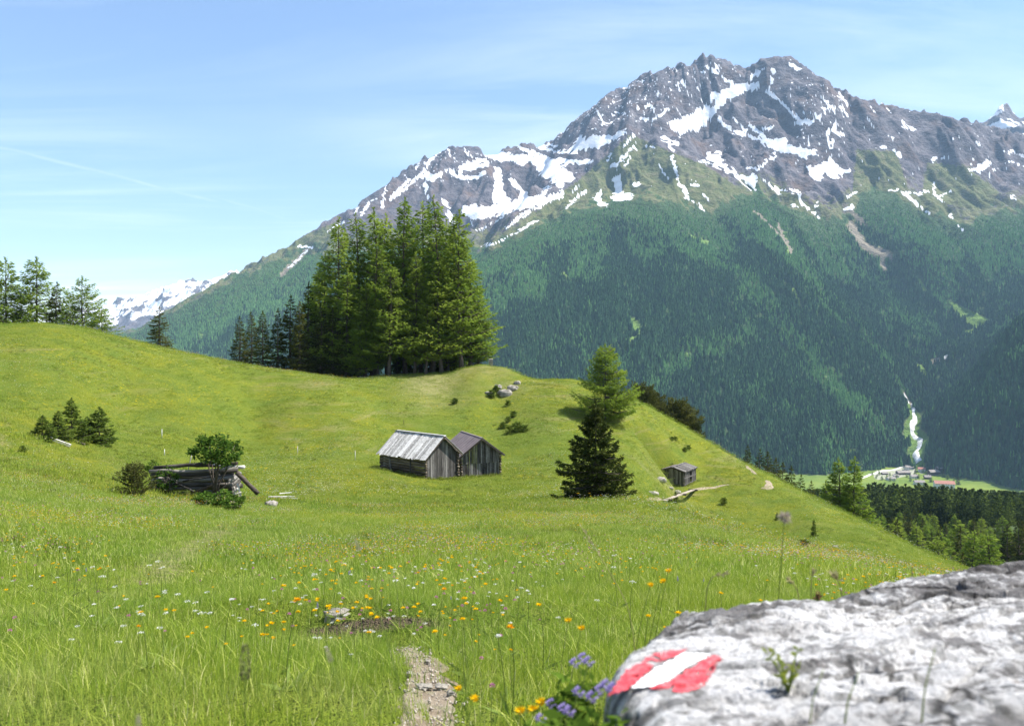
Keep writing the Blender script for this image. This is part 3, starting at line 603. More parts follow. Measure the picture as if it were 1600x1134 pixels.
def hit(u, v, d0=300., d1=5400.):
    """the far ground seen at a point of the photo"""
    D = np.linspace(d0, d1, 1400); x = (u-800)/F*D; z = Zfar(x, D); ln = (HZ-v)/F*D; k = np.argmax(z >= ln)
    return np.array([x[k], D[k], z[k]])
M_GRAVEL = mat_simple('pale_gravel', (.42, .40, .37), (.62, .60, .57), .12, coord='pos')
zf_ = lambda x, y: Zfar(np.asarray(x), np.asarray(y))
SP = [hit(u, v, 1980) for u, v in STREAM_UV]
g = G('white_water'); p = g.pos(); n = g.noise(.09, p, 5, .7)
M_WATER = g.done(g.bsdf(g.ramp(n, [(.35, (.38, .37, .35)), (.5, (.62, .62, .60)), (.62, (.8, .81, .82))]), .8, None, .2))
ribbon('stream', [q[:2] for q in SP], [6, 8, 12, 17, 15, 16, 18, 18, 17, 19, 20], zf_, M_WATER, lift=2.0, step=6, cross=5, wob=.5)
ribbon('stream', [hit(u, v, 1980)[:2] for u, v in ((1483,553),(1474,562),(1464,572),(1458,580))], [8, 12, 13, 8], zf_, M_WATER, lift=2.5, step=6, cross=5, wob=.4)
ribbon('road', [hit(u, v, 1980)[:2] for u, v in ((1343,748),(1360,741),(1385,735),(1410,729),(1428,727))], [13, 12, 10, 9, 8], zf_, M_GRAVEL, lift=1.0, step=8, cross=4, wob=.1)

# ---------------------------------------------------------------- the snowy ranges behind
def range_behind(name, sky, foot_v, D0, depth, seed, nr=90, nc=340, s_bias=0.0):
    us = np.array([q[0] for q in sky], float); vs_ = np.array([q[1] for q in sky], float)
    u_ = np.linspace(us[0], us[-1], nc); v_ = np.interp(u_, us, vs_)
    t = np.linspace(0, 1.35, nr)[:, None]
    Dm = D0-depth+depth*t; x = (u_[None]-800)/F*D0*(.7+.3*Dm/D0); y = np.broadcast_to(Dm, x.shape)
    top = (HZ-v_)/F*D0; foot = (HZ-foot_v)/F*(D0-depth)
    z = np.where(t <= 1, foot+(top[None]-foot)*np.clip(t, 0, 1)**.9, top[None]-(t-1)*depth*.8)
    z = z+(ridged(x/420., y/620., 5, seed)-.95)*90*np.clip(t*1.6, .2, 1)+(ridged(x/130., y/170., 4, seed+5)-.9)*26
    sn = np.clip(.50+s_bias+(fbm(x/160., z/110., 4, seed+9))*.9+(z-top[None]*.35)/np.abs(top).max()*.35-sstep(.42, .2, t)*1.2, 0, 1)
    return tag(link(name, mesh_np(name, np.stack([x, y, z], -1).reshape(-1, 3), grid_faces(nr, nc)[:, ::-1], True, {'snow': sn, 'alpine': np.zeros(x.shape), 'forest': sstep(.3, .1, np.broadcast_to(t, x.shape))*.9, 'field': np.zeros(x.shape), 'scree': np.zeros(x.shape)}), M_MT), kind='structure')
range_behind('snowy_mountain', [(120,500),(150,487),(180,474),(200,470),(222,465),(240,458),(262,450),(277,441),(290,440),(303,437),(318,438),(335,431),(360,427),(420,430)], 545, 9500, 2300, 71, s_bias=.12)
range_behind('rocky_mountain', [(1480,215),(1520,197),(1537,186),(1550,180),(1562,176),(1580,173),(1592,176),(1610,180),(1650,182),(1720,190)], 260, 6900, 1500, 83, 70, 220, s_bias=-.28)
# ================================================================ SCATTER (points carrying copies of a few small meshes)
def proto(name, me, mat):
    o = bpy.data.objects.new(name, me)
    if len(me.materials) == 0: me.materials.append(mat)
    return o
def scatter(name, P, rot, sc, idx, protos, attrs=None, label=None, cat=None):
    P = np.asarray(P, float); n = len(P)
    me = bpy.data.meshes.new(name); me.vertices.add(n); me.vertices.foreach_set('co', P.astype(np.float32).ravel())
    a = me.attributes.new('prot', 'FLOAT_VECTOR', 'POINT'); a.data.foreach_set('vector', np.asarray(rot, np.float32).ravel())
    a = me.attributes.new('psc', 'FLOAT_VECTOR', 'POINT'); a.data.foreach_set('vector', np.asarray(sc, np.float32).ravel())
    a = me.attributes.new('pidx', 'INT', 'POINT'); a.data.foreach_set('value', np.asarray(idx, np.int32))
    for k, v in (attrs or {}).items():
        a = me.attributes.new(k, 'FLOAT', 'POINT'); a.data.foreach_set('value', np.asarray(v, np.float32))
    o = link(name, me); tag(o, label, cat, kind='stuff')
    ng = bpy.data.node_groups.new(name+'_nodes', 'GeometryNodeTree')
    ng.interface.new_socket('Geometry', in_out='INPUT', socket_type='NodeSocketGeometry'); ng.interface.new_socket('Geometry', in_out='OUTPUT', socket_type='NodeSocketGeometry')
    gi = ng.nodes.new('NodeGroupInput'); go = ng.nodes.new('NodeGroupOutput'); ip = ng.nodes.new('GeometryNodeInstanceOnPoints'); jg = ng.nodes.new('GeometryNodeJoinGeometry')
    for p in protos:
        oi = ng.nodes.new('GeometryNodeObjectInfo'); oi.inputs['Object'].default_value = p; oi.inputs['As Instance'].default_value = True
        ng.links.new(oi.outputs['Geometry'], jg.inputs[0])
    def na(nm, ty):
        q = ng.nodes.new('GeometryNodeInputNamedAttribute'); q.data_type = ty; q.inputs['Name'].default_value = nm; return q.outputs['Attribute']
    ng.links.new(gi.outputs[0], ip.inputs['Points']); ng.links.new(jg.outputs[0], ip.inputs['Instance']); ip.inputs['Pick Instance'].default_value = True
    ng.links.new(na('pidx', 'INT'), ip.inputs['Instance Index']); ng.links.new(na('prot', 'FLOAT_VECTOR'), ip.inputs['Rotation']); ng.links.new(na('psc', 'FLOAT_VECTOR'), ip.inputs['Scale'])
    ng.links.new(ip.outputs[0], go.inputs[0])
    md = o.modifiers.new('scatter', 'NODES'); md.node_group = ng
    return o

# ================================================================ CONIFERS
def mat_needles(name, c1, c2, c3, trans=.35, bright=None):
    g = G(name); r = g.attr('rnd'); p = g.pos()
    c = g.ramp(r, [(0., c1), (.55, c2), (1., c3)])
    oi = g.n('ShaderNodeObjectInfo').outputs['Random']
    c = g.mix(g.maprange(oi, .4, 1, 0, .55), c, c3); c = g.mix(g.maprange(oi, .4, 0, 0, .25), c, c1); n = g.noise(.45, p, 3)
    c = g.mix(g.maprange(n, .4, .7, 0, .45), c, c1)
    return g.leaf(c, trans)
M_LARCH = mat_needles('larch_needles', (.095, .160, .026), (.190, .275, .038), (.30, .36, .055), .56)
M_SPRUCE = mat_needles('spruce_needles', (.024, .038, .011), (.052, .068, .016), (.125, .130, .030), .3)
M_YOUNG = mat_needles('young_spruce_needles', (.050, .085, .016), (.110, .160, .028), (.21, .26, .045), .4)
M_BARK = mat_simple('conifer_bark', (.05, .040, .032), (.13, .105, .085), 3., bump=.6, bd=.05)
M_PINE = mat_needles('pine_needles', (.045, .055, .016), (.085, .095, .026), (.15, .15, .045), .3)
M_LEAF = mat_needles('elder_leaves', (.030, .065, .012), (.065, .125, .018), (.13, .20, .03), .4)
def leafquads(p, d, l, w, rs):
    """rhombus blades: base p, direction d (unit), length l, width w"""
    n = len(p); s = np.cross(d, rs.normal(size=(n, 3))); s /= np.linalg.norm(s, axis=1)[:, None]+1e-9
    m = p+d*(l*.45)[:, None]; V = np.stack([p, m+s*(w*.5)[:, None], p+d*l[:, None], m-s*(w*.5)[:, None]], 1).reshape(-1, 3)
    f = np.arange(4*n).reshape(n, 4); return V, f
def conifer(seed, H, Rad, kind, levels, per, K, ql, qw, bare=.08, droop=.25, mat=None, name='larch_tree', irregular=.25, lean=0.0):
    """returns the pair of meshes (trunk with limbs, crown)"""
    rs = np.random.default_rng(seed); mb = MB()
    bend = rs.normal(0, .012, 2)*H
    def axis(t): t = np.asarray(t); return np.stack([bend[0]*np.sin(t*2.4)+lean*t*t*H, bend[1]*np.sin(t*2.9), t*H], -1)
    tt = np.linspace(-.01, .99, 14); r0 = H*(.013 if kind == 'larch' else .016)
    mb.tube(axis(tt), r0*(1-tt*.93)+.004*H*np.exp(-((tt+.01)/.02)**2), 7, a=.5)
    B = levels*per; lev = np.repeat(np.arange(levels), per)
    t = bare+(.985-bare)*((lev+rs.uniform(-.35, .35, B))/levels)**(1.05); t = np.clip(t, bare*.7, .985)
    az = rs.uniform(0, 2*np.pi, B)
    if kind == 'larch': prof = np.minimum(1, (1-t)**.62*1.15)*np.clip((t-bare*.5)/.12, .45, 1)
    elif kind == 'bush': prof = np.sqrt(np.clip(1-(t*1.0)**2, .02, 1))
    else: prof = (1-t)**.82*1.04
    lobe = 1+irregular*np.sin(az*2+rs.uniform(0, 6)+t*7)*.5
    L = Rad*prof*rs.uniform(1-irregular*1.5, 1.12, B)*lobe; L = np.maximum(L, Rad*.05)
    keep = rs.random(B) > (.10 if kind != 'larch' else .16); t, az, L = t[keep], az[keep], L[keep]; B = len(t)
    el = {'larch': .18+.30*t, 'spruce': -.12+.62*t**1.3, 'bush': .15+.9*t}[kind]+rs.normal(0, .10, B)
    o = axis(t); dh = np.stack([np.cos(az), np.sin(az)], 1)
    def bp(s):      # (B,K) -> positions
        x = L[:, None]*s*np.cos(el)[:, None]; zz = L[:, None]*(s*np.sin(el)[:, None]-droop*s*(1.15-s*.85)*1.2+(.10 if kind != 'bush' else 0)*s**3)
        return np.stack([o[:, None, 0]+dh[:, None, 0]*x, o[:, None, 1]+dh[:, None, 1]*x, o[:, None, 2]+zz], -1)
    # limbs
    ss = np.array([0., .45, .85]); bpos = bp(np.broadcast_to(ss, (B, 3)))
    for i in range(B):
        if L[i] > Rad*.25: mb.tube(bpos[i], np.array([.012, .007, .002])*L[i]+.004*H*.3, 4, a=.3, cap=False)
    # needles: twigs leave the limb to both sides, tips forward and hanging
    wgt = np.maximum(2, (K*(L/Rad)**1.1).astype(int)); Kmax = int(wgt.max())
    s = np.sqrt(rs.random((B, Kmax)))*.95+.05 if kind != 'larch' else rs.random((B, Kmax))**.75*.93+.07
    mask = np.arange(Kmax)[None] < wgt[:, None]
    c = bp(s); side = rs.choice([-1., 1.], (B, Kmax)); lat = np.stack([-dh[:, 1], dh[:, 0]], 1)
    spread = L[:, None]*.30*np.sin(np.pi*np.clip(s*.93+.05, 0, 1))**.8*rs.random((B, Kmax))
    if kind == 'bush': spread = spread*1.5
    c = c+lat[:, None, 0:1].repeat(1, 1)*0
    c[..., 0] += lat[:, None, 0]*side*spread; c[..., 1] += lat[:, None, 1]*side*spread
    c[..., 2] -= spread*(.25 if kind != 'bush' else -.1)+np.abs(rs.normal(0, .02, (B, Kmax)))*Rad
    fw = rs.uniform(.2, 1., (B, Kmax)); sd = side*rs.uniform(.3, 1., (B, Kmax)); up = rs.normal(-.28 if kind == 'larch' else -.12, .38, (B, Kmax))
    if kind == 'bush': up = up+.5
    d = np.stack([dh[:, None, 0]*fw+lat[:, None, 0]*sd, dh[:, None, 1]*fw+lat[:, None, 1]*sd, up], -1); d /= np.linalg.norm(d, axis=-1)[..., None]
    l = ql*rs.uniform(.6, 1.4, (B, Kmax)); w = qw*rs.uniform(.6, 1.3, (B, Kmax))
    m = mask.ravel(); c, d, l, w = c.reshape(-1, 3)[m], d.reshape(-1, 3)[m], l.ravel()[m], w.ravel()[m]
    # leader at the tip
    nt_ = 40; tz = rs.uniform(.93, 1.0, nt_); cp = axis(tz); dp = rs.normal(size=(nt_, 3))*.5+[0, 0, .8]; dp /= np.linalg.norm(dp, axis=1)[:, None]
    c = np.concatenate([c, cp]); d = np.concatenate([d, dp]); l = np.concatenate([l, np.full(nt_, ql*.8)]); w = np.concatenate([w, np.full(nt_, qw*.8)])
    V, f = leafquads(c, d, l, w, rs)
    br = np.repeat(rs.random(B)[:, None], Kmax, 1).ravel()[m]; rr_ = np.clip(np.concatenate([br, np.full(nt_, .6)])*.55+rs.random(len(c))*.45, 0, 1)
    if kind == 'spruce': rr_ = np.clip(rr_+.25*np.concatenate([(s.ravel()[m]-.6), np.zeros(nt_)]), 0, 1)   # fresh growth at the twig ends
    crown = mesh_np(name+'_crown', V, f, False, {'rnd': np.repeat(rr_, 4)})
    crown.materials.append(mat)
    fl = []
    if mb.F4: fl.append(np.concatenate(mb.F4))
    if mb.F3: fl.append(np.concatenate(mb.F3))
    tr = mesh_np(name+'_trunk', np.concatenate(mb.V), fl, True, {'rnd': np.concatenate(mb.A)}); tr.materials.append(M_BARK)
    return tr, crown
def plant(kind_name, meshes, loc, H0, H, wide=1.0, rz=None, label=None, cat='tree', group=None, tilt=(0, 0)):
    s = H/H0; o = empty(kind_name, loc, label, cat, group, rng.uniform(0, 6.28) if rz is None else rz); o.scale = (s*wide, s*wide, s); o.rotation_euler = (tilt[0], tilt[1], o.rotation_euler.z)
    t = link('trunk', meshes[0], None, o); c = link('crown', meshes[1], None, o); return o
LARCH = [conifer(100+i, 30, 5.1, 'larch', 34, 7, 66, .66, .21, bare=(.10, .14, .08, .20)[i], droop=.34, mat=M_LARCH, name='larch') for i in range(4)]
LARCH_S = [conifer(200+i, 12, 4.0, 'larch', 22, 7, 88, .42, .12, bare=.07, droop=.25, mat=M_LARCH, name='larch', irregular=.4) for i in range(3)]
LARCH_D = [conifer(450+i, 18, 3.9, 'spruce', 30, 9, 95, .5, .15, bare=.03, droop=.22, mat=M_LARCH, name='larch', irregular=.3) for i in range(2)]
SPRUCE = [conifer(300+i, 15, 2.9, 'spruce', 26, 7, 58, .42, .15, bare=.03, droop=.22, mat=M_SPRUCE, name='spruce') for i in range(3)]
BIGSP = conifer(401, 7, 2.7, 'spruce', 27, 10, 190, .26, .085, bare=.03, droop=.18, mat=M_SPRUCE, name='spruce', irregular=.42)
MIDLA = conifer(402, 10, 3.9, 'larch', 26, 9, 150, .32, .095, bare=.04, droop=.30, mat=M_LARCH, name='larch', irregular=.3)
YOUNG = [conifer(500+i, 3.4, 1.2, 'spruce', 19, 8, 85, .19, .07, bare=.02, droop=.12, mat=M_YOUNG, name='young_spruce', irregular=.4) for i in range(3)]
PINE = [conifer(600+i, 3.2, 2.2, 'bush', 12, 10, 90, .28, .09, bare=.05, droop=.05, mat=M_PINE, name='pine', irregular=.5) for i in range(2)]
JUNI = [conifer(620+i, .8, .55, 'bush', 8, 8, 50, .12, .045, bare=.03, droop=.0, mat=M_YOUNG, name='juniper', irregular=.5) for i in range(2)]
def gz(x, y):
    """ground under a tree: the meadow sheet, then the hillside beyond it"""
    r = math.hypot(x, y+2.5); a = zn(x, y); 
    if r < 172: return a
    return float(Zfar(np.array([x]), np.array([y]))[0])
def top_at(u, vtop, y):
    x = (u-800)/F*y; z0 = gz(x, y)-.15; return (x, y, z0), (HZ-vtop)/F*y-z0
grp = 'larches in the tall clump on the crest'
CL = [(531,340,134,'larch at the left shoulder of the tall clump, its top leaning over the dark spruces'),(554,334,138,None),(581,326,136,None),(633,309,136,'tall larch with the left one of the two highest tops of the clump'),(657,317,140,None),(675,307,134,'tallest larch of the clump, with the right one of the two highest tops'),(700,345,139,None),(721,327,132.5,'slim larch with a bare dark trunk at the right edge of the clump'),(735,400,136,None),(748,450,139,'low larch with outstretched boughs at the right end of the tall clump'),(590,375,131.5,None),(607,412,129.5,'bright green larch standing in front of the middle of the clump'),(648,395,131,None),(690,400,131,None),(510,395,137,None),(495,425,140,'pale thin larch left of the clump behind the spruces'),(545,420,131.5,None),(570,440,131,None),(620,350,142,None),(665,470,129.8,None),(712,352,142,None),(606,335,141,None),(560,470,130,None)]
for i, (u, vt, y, lb) in enumerate(CL):
    loc, H = top_at(u, vt, y); small = H < 17
    plant('larch_tree', LARCH[i % 4] if i != 7 else LARCH[3], loc, 30, H, (1.15 if H > 20 else 1.5)*rng.uniform(.9, 1.1), label=lb or 'larch among the close stems in the middle of the tall clump on the crest', group=None if lb else grp)
rs = np.random.default_rng(31)
for i in range(22):  # small spruces added behind the stems to block the light through the clump
    u = rs.uniform(515, 768); y = rs.uniform(139, 150); vt = rs.uniform(490, 545); loc, H = top_at(u, vt, y); plant('spruce_tree', SPRUCE[i % 3], loc, 15, H, 1.3, label='small dark spruce added behind the larch clump to block light between its stems', group='spruces added to block light through the larch clump')
CS = [(374,494,133,'outermost spruce at the left end of the row beside the larch clump'),(391,488,136,None),(411,486,131,'slender spruce between two broader dark ones left of the larch clump'),(435,482,132,None),(455,462,134,None),(468,472,130.5,None),(483,442,136,'taller spruce leaning into the left flank of the larch clump'),(500,472,131,None),(520,482,130.5,None),(540,495,129.8,None)]
for i, (u, vt, y, lb) in enumerate(CS):
    loc, H = top_at(u, vt, y); plant('spruce_tree', SPRUCE[i % 3], loc, 15, H, 1.15*rng.uniform(.9, 1.15), label=lb or 'dark spruce in the shaded row joining the larch clump on its left', group=None if lb else 'dark spruces beside the larch clump')
for u, vt, y, kd, lb in ((10,403,134,'l','airy larch cut by the left edge of the photo on the hilltop'),(-22,425,137,'l','larch at the far left of the hilltop, partly out of the frame'),(57,403,136,'l','pale larch with the highest rounded top on the left hilltop'),(90,441,133,'s','dark brownish spruce between the two tallest larches on the left hilltop'),(112,468,135,'l','low larch filling the gap right of the hilltop spruce'),(131,432,134,'l','slender larch with a thin pointed top at the right of the hilltop group'),(158,478,131,'l','small wide larch at the right end of the hilltop group'),(33,462,139,'s','low dark spruce behind the first larches on the left hilltop')):
    loc, H = top_at(u, vt, y)
    if kd == 'l': plant('larch_tree', LARCH_S[int(abs(u)) % 3], loc, 12, H, 1.25 if H > 8 else 1.6, label=lb)
    else: plant('spruce_tree', SPRUCE[1], loc, 15, H, 1.25, label=lb)
p = px(238, 537, 90.); loc = (p[0], p[1]+2.5, zn(p[0], p[1]+2.5)-.2); plant('spruce_tree', SPRUCE[0], loc, 15, (HZ-479)/F*loc[1]-loc[2], 1.9, label='lone brown-green spruce on the crest between the left hilltop and the clump')
p = px(931, 781, 30.); BIG = p.copy(); plant('spruce_tree', BIGSP, (p[0], p[1], p[2]-.15), 7, (HZ-622)/F*p[1]-p[2], 1.0, rz=1.3, label='broad dark spruce standing alone on the brow of the meadow')
p = px(945, 656, 70.); plant('larch_tree', MIDLA, (p[0], p[1], p[2]-.15), 10, (HZ-536)/F*p[1]-p[2], 1.15, label='light green larch rising just behind the broad dark spruce')
for i, (u, v, h, wd, lb) in enumerate(((66,686,1.7,1.6,'lowest young spruce at the left of the thicket on the meadow slope'),(92,688,2.2,1.3,'young spruce second from the left in the meadow thicket'),(112,689,3.3,1.1,'tallest young spruce with a thin tip in the meadow thicket'),(156,693,2.9,1.35,'bushy young spruce at the right of the meadow thicket'),(136,690,2.0,1.2,'small young spruce squeezed between the two tallest of the thicket'))):
    p = px(u, v, 30.); plant('young_spruce', YOUNG[i % 3], (p[0], p[1], p[2]-.05), 3.4, h, wd*1.15, label=lb, cat='young tree')
for u, v, h, wd, lb in ((210,775,1.45,1.7,'round dwarf spruce bush beside the left end of the collapsed log hut'),(1272,838,1.7,.7,'small dark spruce alone on the steep slope'),(1214,812,.9,1.1,'dark bushy sapling beside the fluffy seed head on the slope'),(1055,787,1.5,.8,'small spruce growing right in front of the plank footbridge')):
    p = px(u, v, 15.); plant('young_spruce', YOUNG[1] if u != 210 else PINE[1], (p[0], p[1], p[2]-.05), 3.4 if u != 210 else 3.2, h, wd if u != 210 else .95, label=lb, cat='young tree')
# behind the right-hand edge of the spur
for i, (u, vt, y, kd, wd, lb) in enumerate(((1012,607,141,'p',1.,'greenish pine bush at the upper end of the row on the edge'),(1032,630,142,'p',1.,'pine bush in the middle of the row hanging over the edge'),(1052,630,143,'p',1.1,'dark round pine bush second from the lower end of the row'),(996,604,142,'p',1.,'uppermost small pine bush of the row, close to the light green larch'),(1022,617,144,'p',1.,'pine bush filling the gap below the greenish one of the row'),(1062,632,144,'p',1.,'pine bush pressed against the darkest one of the row'),(1084,656,142.5,'p',1.,'lowest small pine bush peeping over the edge'),(1072,640,142.5,'p',1.1,'darkest pine bush at the lower end of the row on the edge'))):
    x = (u-800)/F*y; z = zn(x, y); H = (HZ-vt)/F*y-z; plant('mountain_pine', PINE[i % 2], (x, y, z-.1), 3.2, H, max(.7, 2.2/H*1.5), label=lb, cat='bush')
for i, (u, vt, y, lb) in enumerate(((1169,695,141,'thin spruce highest up the right-hand edge of the meadow'),(1188,702,143,'spruce just below the highest one on the right-hand edge'),(1212,716,141,'spruce in the middle of the row on the right-hand edge'),(1236,728,139,'spruce near the lower end of the row on the right-hand edge'),(1252,742,137,'low broad spruce at the lower end of the row on the right-hand edge'),(1199,706,144,'bushy spruce squeezed between the second and the middle one of the row'),(1224,722,143,'spruce standing a little behind the middle of the row on the right-hand edge'),(1268,752,136,'small spruce between the row on the edge and the twin larches'))):
    loc, H = top_at(u, vt, y); plant('spruce_tree', SPRUCE[i % 3], loc, 15, H, 1.2, label=lb)
for u, vt, y, wd, lb in ((1306,716,134,1.15,'shaded left one of the twin larches below the right-hand edge'),(1336,714,131,1.1,'bright right one of the twin larches below the right-hand edge'),(1290,750,140,1.1,'dark low larch at the foot of the twin larches')):
    loc, H = top_at(u, vt, y); plant('larch_tree', LARCH_D[0 if u < 1320 else 1], loc, 18, H, 1.15*wd, label=lb)
n_ = 0; rs = np.random.default_rng(12); taken = []
while n_ < 190:
    y = rs.uniform(140, 330); u = rs.uniform(1350, 1720); x = (u-800)/F*y; z0 = gz(x, y)
    if any((x-a)**2+(y-b)**2 < 3.3**2*(y/200) for a, b in taken): continue
    lim = np.interp(u, [1350, 1380, 1450, 1600, 1720], [800, 786, 794, 806, 815])+rs.uniform(0, 22)
    H = min(rs.uniform(14, 24), (HZ-lim)/F*y-z0)
    if H < 8: continue
    taken.append((x, y)); n_ += 1; la = rs.random() < .45
    plant('larch_tree' if la else 'spruce_tree', LARCH[n_ % 4] if la else SPRUCE[n_ % 3], (x, y, z0-.2), 30 if la else 15, H, 1.5 if la else 1.1, label='light green larch among the trees below the right-hand edge of the meadow' if la else 'dark spruce among the trees below the right-hand edge of the meadow', group='larches of the wood below the edge' if la else 'spruces of the wood below the edge')

# ================================================================ FAR FOREST
def far_tree(seed, larch):
    rs = np.random.default_rng(seed); Vs = []; Fs = []; A = []; n = 0; tiers = 5; k = 7
    for i in range(tiers):
        t0 = i/tiers*.86; t1 = min(1.0, t0+.42); r = (1-t0)**.85*(.23 if larch else .17)
        th = np.arange(k)*2*np.pi/k+rs.uniform(0, 6); rj = r*rs.uniform(.55, 1.25, k)
        ring = np.stack([np.cos(th)*rj, np.sin(th)*rj, t0+.05+rs.uniform(-.05, .05, k)], 1); tip = np.array([[rs.normal(0, .012), rs.normal(0, .012), t1]])
        Vs.append(np.concatenate([ring, tip])); a = np.arange(k); Fs.append(np.stack([a, np.roll(a, -1), np.full(k, k)], 1)+n); n += k+1; A.append(np.full(k+1, rs.random()))
    return mesh_np('far_tree', np.concatenate(Vs), np.concatenate(Fs), False, {'rnd': np.concatenate(A)})
g = G('far_needles'); tn = g.attr('tint', 'INSTANCER'); r = g.attr('rnd')
c = g.ramp(tn, [(0., (.022, .052, .022)), (.35, (.052, .120, .044)), (.6, (.115, .255, .080)), (1., (.20, .39, .115))])
c = g.mix(g.maprange(r, 0, 1, 0, .35), c, (.028, .055, .02))
M_FARTREE = g.leaf(c, .25)
M_FARTREE_ = M_FARTREE
g = G('wood_needles'); tn = g.attr('tint', 'INSTANCER'); r = g.attr('rnd'); c = g.ramp(tn, [(0., (.022, .036, .010)), (.4, (.048, .070, .016)), (.7, (.095, .135, .024)), (1., (.15, .20, .034))]); c = g.mix(g.maprange(r, 0, 1, 0, .5), c, (.025, .036, .012)); M_WOODTREE = g.leaf(c, .3)
FT = [proto('far_tree', far_tree(900+i, i > 2), M_FARTREE) for i in range(6)]
rs = np.random.default_rng(5)
NT = 330000
Dq = np.sqrt(rs.uniform(1990**2, 5200**2, NT)); uq = rs.uniform(180, 1640, NT)
xq = (uq-800)/F*Dq; zq = Zfar(xq, Dq); u_, v_, sn_, fo_, fd_, sc_, al_ = masks(xq, Dq, zq)
# ground that hides behind a nearer slope is left bare: march a coarse depth buffer
dtl = v_-tl(u_)
dens = fo_*np.where(dtl < 14, .45+.55*np.clip(dtl/14, 0, 1), 1)
vb = np.round((uq-180)/4).astype(int); order = np.argsort(Dq)
keep = (rs.random(NT) < dens) & (v_ < 775)
hor = np.full(vb.max()+1, 2000.)          # highest line of sight so far per column
vis = np.zeros(NT, bool)
for i in order:
    b = vb[i]
    if v_[i] < hor[b]+14: vis[i] = True
    if v_[i] < hor[b]: hor[b] = v_[i]
keep &= vis & ~((sn_ > .4))
xq, yq, zq, uq, vq, dtl = xq[keep], Dq[keep], zq[keep], uq[keep], v_[keep], dtl[keep]
n = len(xq)
patch = fbm(xq/170., yq/260., 4, 131)
la = sstep(135, 20, dtl)*1.0+.75*sstep(.12, .5, patch)-.6*sstep(.05, .45, fbm(xq/140., yq/300., 3, 151))*sstep(20, 60, dtl)+.45*sstep(1330, 1420, uq)*sstep(190, 60, dtl)+.3*sstep(480, 380, uq)
for pl, w_, a_ in (([(1090,362),(1190,470),(1300,600),(1385,690)],42,.8),([(1180,340),(1290,470),(1400,560)],34,.7),([(1000,620),(1090,550),(1180,520)],46,.7),([(790,470),(860,430),(930,420)],50,.6),([(1290,400),(1370,470),(1430,520)],40,.7),([(800,590),(880,540)],40,.6),([(1180,610),(1240,650)],40,.6),([(900,660),(980,690)],40,.4),([(1560,600),(1590,660)],46,.5)):  # lighter larch strips stand in for the light on the slope folds
    la = la+a_*np.clip(1.25-seg_d(uq+9*patch, vq+12*fbm(xq/60., yq/60., 3, 7), pl, w_), 0, 1)
for pl, w_ in (([(1130,340),(1230,470),(1330,600)],26),([(1240,360),(1330,470),(1430,590)],22),([(960,350),(1010,480),(1100,640)],30),([(860,400),(880,520),(930,640)],26),([(1330,340),(1420,440),(1480,500)],26),([(1460,330),(1520,420),(1560,490)],24)):  # darker spruce strips put the shade of the folds into the tint
    la = la-.8*np.clip(1.25-seg_d(uq+9*patch, vq+12*fbm(xq/60., yq/60., 3, 8), pl, w_), 0, 1)
la = la*np.where((vq > 560) & (uq > 1440), .3, 1)
is_l = rs.random(n) < np.clip(la, .08, .95)
tint = np.where(is_l, .55+.45*rs.random(n)**1.2, .4*rs.random(n))
hh = np.where(is_l, rs.uniform(13, 22, n), rs.uniform(16, 27, n))*np.clip(.45+np.clip(dtl, 0, 60)/60*.6, .45, 1.0)
hh = hh*rs.uniform(.62, 1.32, n)
idx = np.where(is_l, rs.integers(3, 6, n), rs.integers(0, 3, n))
zr = np.zeros((n, 3)); zr[:, 2] = rs.uniform(0, 6.28, n)
scatter('forest', np.stack([xq, yq, zq-.8], 1), zr, np.stack([hh, hh, hh], 1)*np.array([1.05, 1.05, 1.]), idx, FT, {'tint': tint}, 'mixed spruce and larch forest covering the far mountain side', 'forest')
print('forest', n)
def wood_tree(seed, kind):
    _, cr = conifer(seed, 1.0, .21 if kind == 'spruce' else .25, kind, 15, 6, 13, .075, .034, bare=.04, droop=.25, mat=M_WOODTREE, name='wood_tree', irregular=.4); return proto('wood_tree', cr, M_WOODTREE)
WT = [wood_tree(700+i, 'spruce' if i < 3 else 'larch') for i in range(6)]
# the wood on the near side of the valley
rs = np.random.default_rng(6); NT = 16000
Dq = np.sqrt(rs.uniform(405**2, 1500**2, NT)); uq = rs.uniform(1180, 1760, NT); xq = (uq-800)/F*Dq; zq = Zfar(xq, Dq)
hh = rs.uniform(15, 24, NT); lim = np.interp(uq, [1180, 1340, 1380, 1450, 1510, 1600, 1760], [770, 759, 749, 755, 762, 768, 774])+rs.uniform(0, 1, NT)**1.6*34
hh = np.minimum(hh, (HZ-lim)/F*Dq-zq); k = (hh > 6) & (rs.random(NT) < .8); xq, yq, zq, hh = xq[k], Dq[k], zq[k], hh[k]; n = len(xq)
is_l = rs.random(n) < .34+.35*(fbm(xq/60., yq/90., 3, 3) > .1); tint = np.where(is_l, .5+.45*rs.random(n), .55*rs.random(n)); idx = np.where(is_l, rs.integers(3, 6, n), rs.integers(0, 3, n))
zr = np.zeros((n, 3)); zr[:, 2] = rs.uniform(0, 6.28, n)
scatter('woodland', np.stack([xq, yq, zq-.5], 1), zr, np.stack([hh*1.15, hh*1.15, hh], 1), idx, WT, {'tint': tint}, 'dark woodland filling the slope between the meadow edge and the village', 'forest')
print('wood', n)
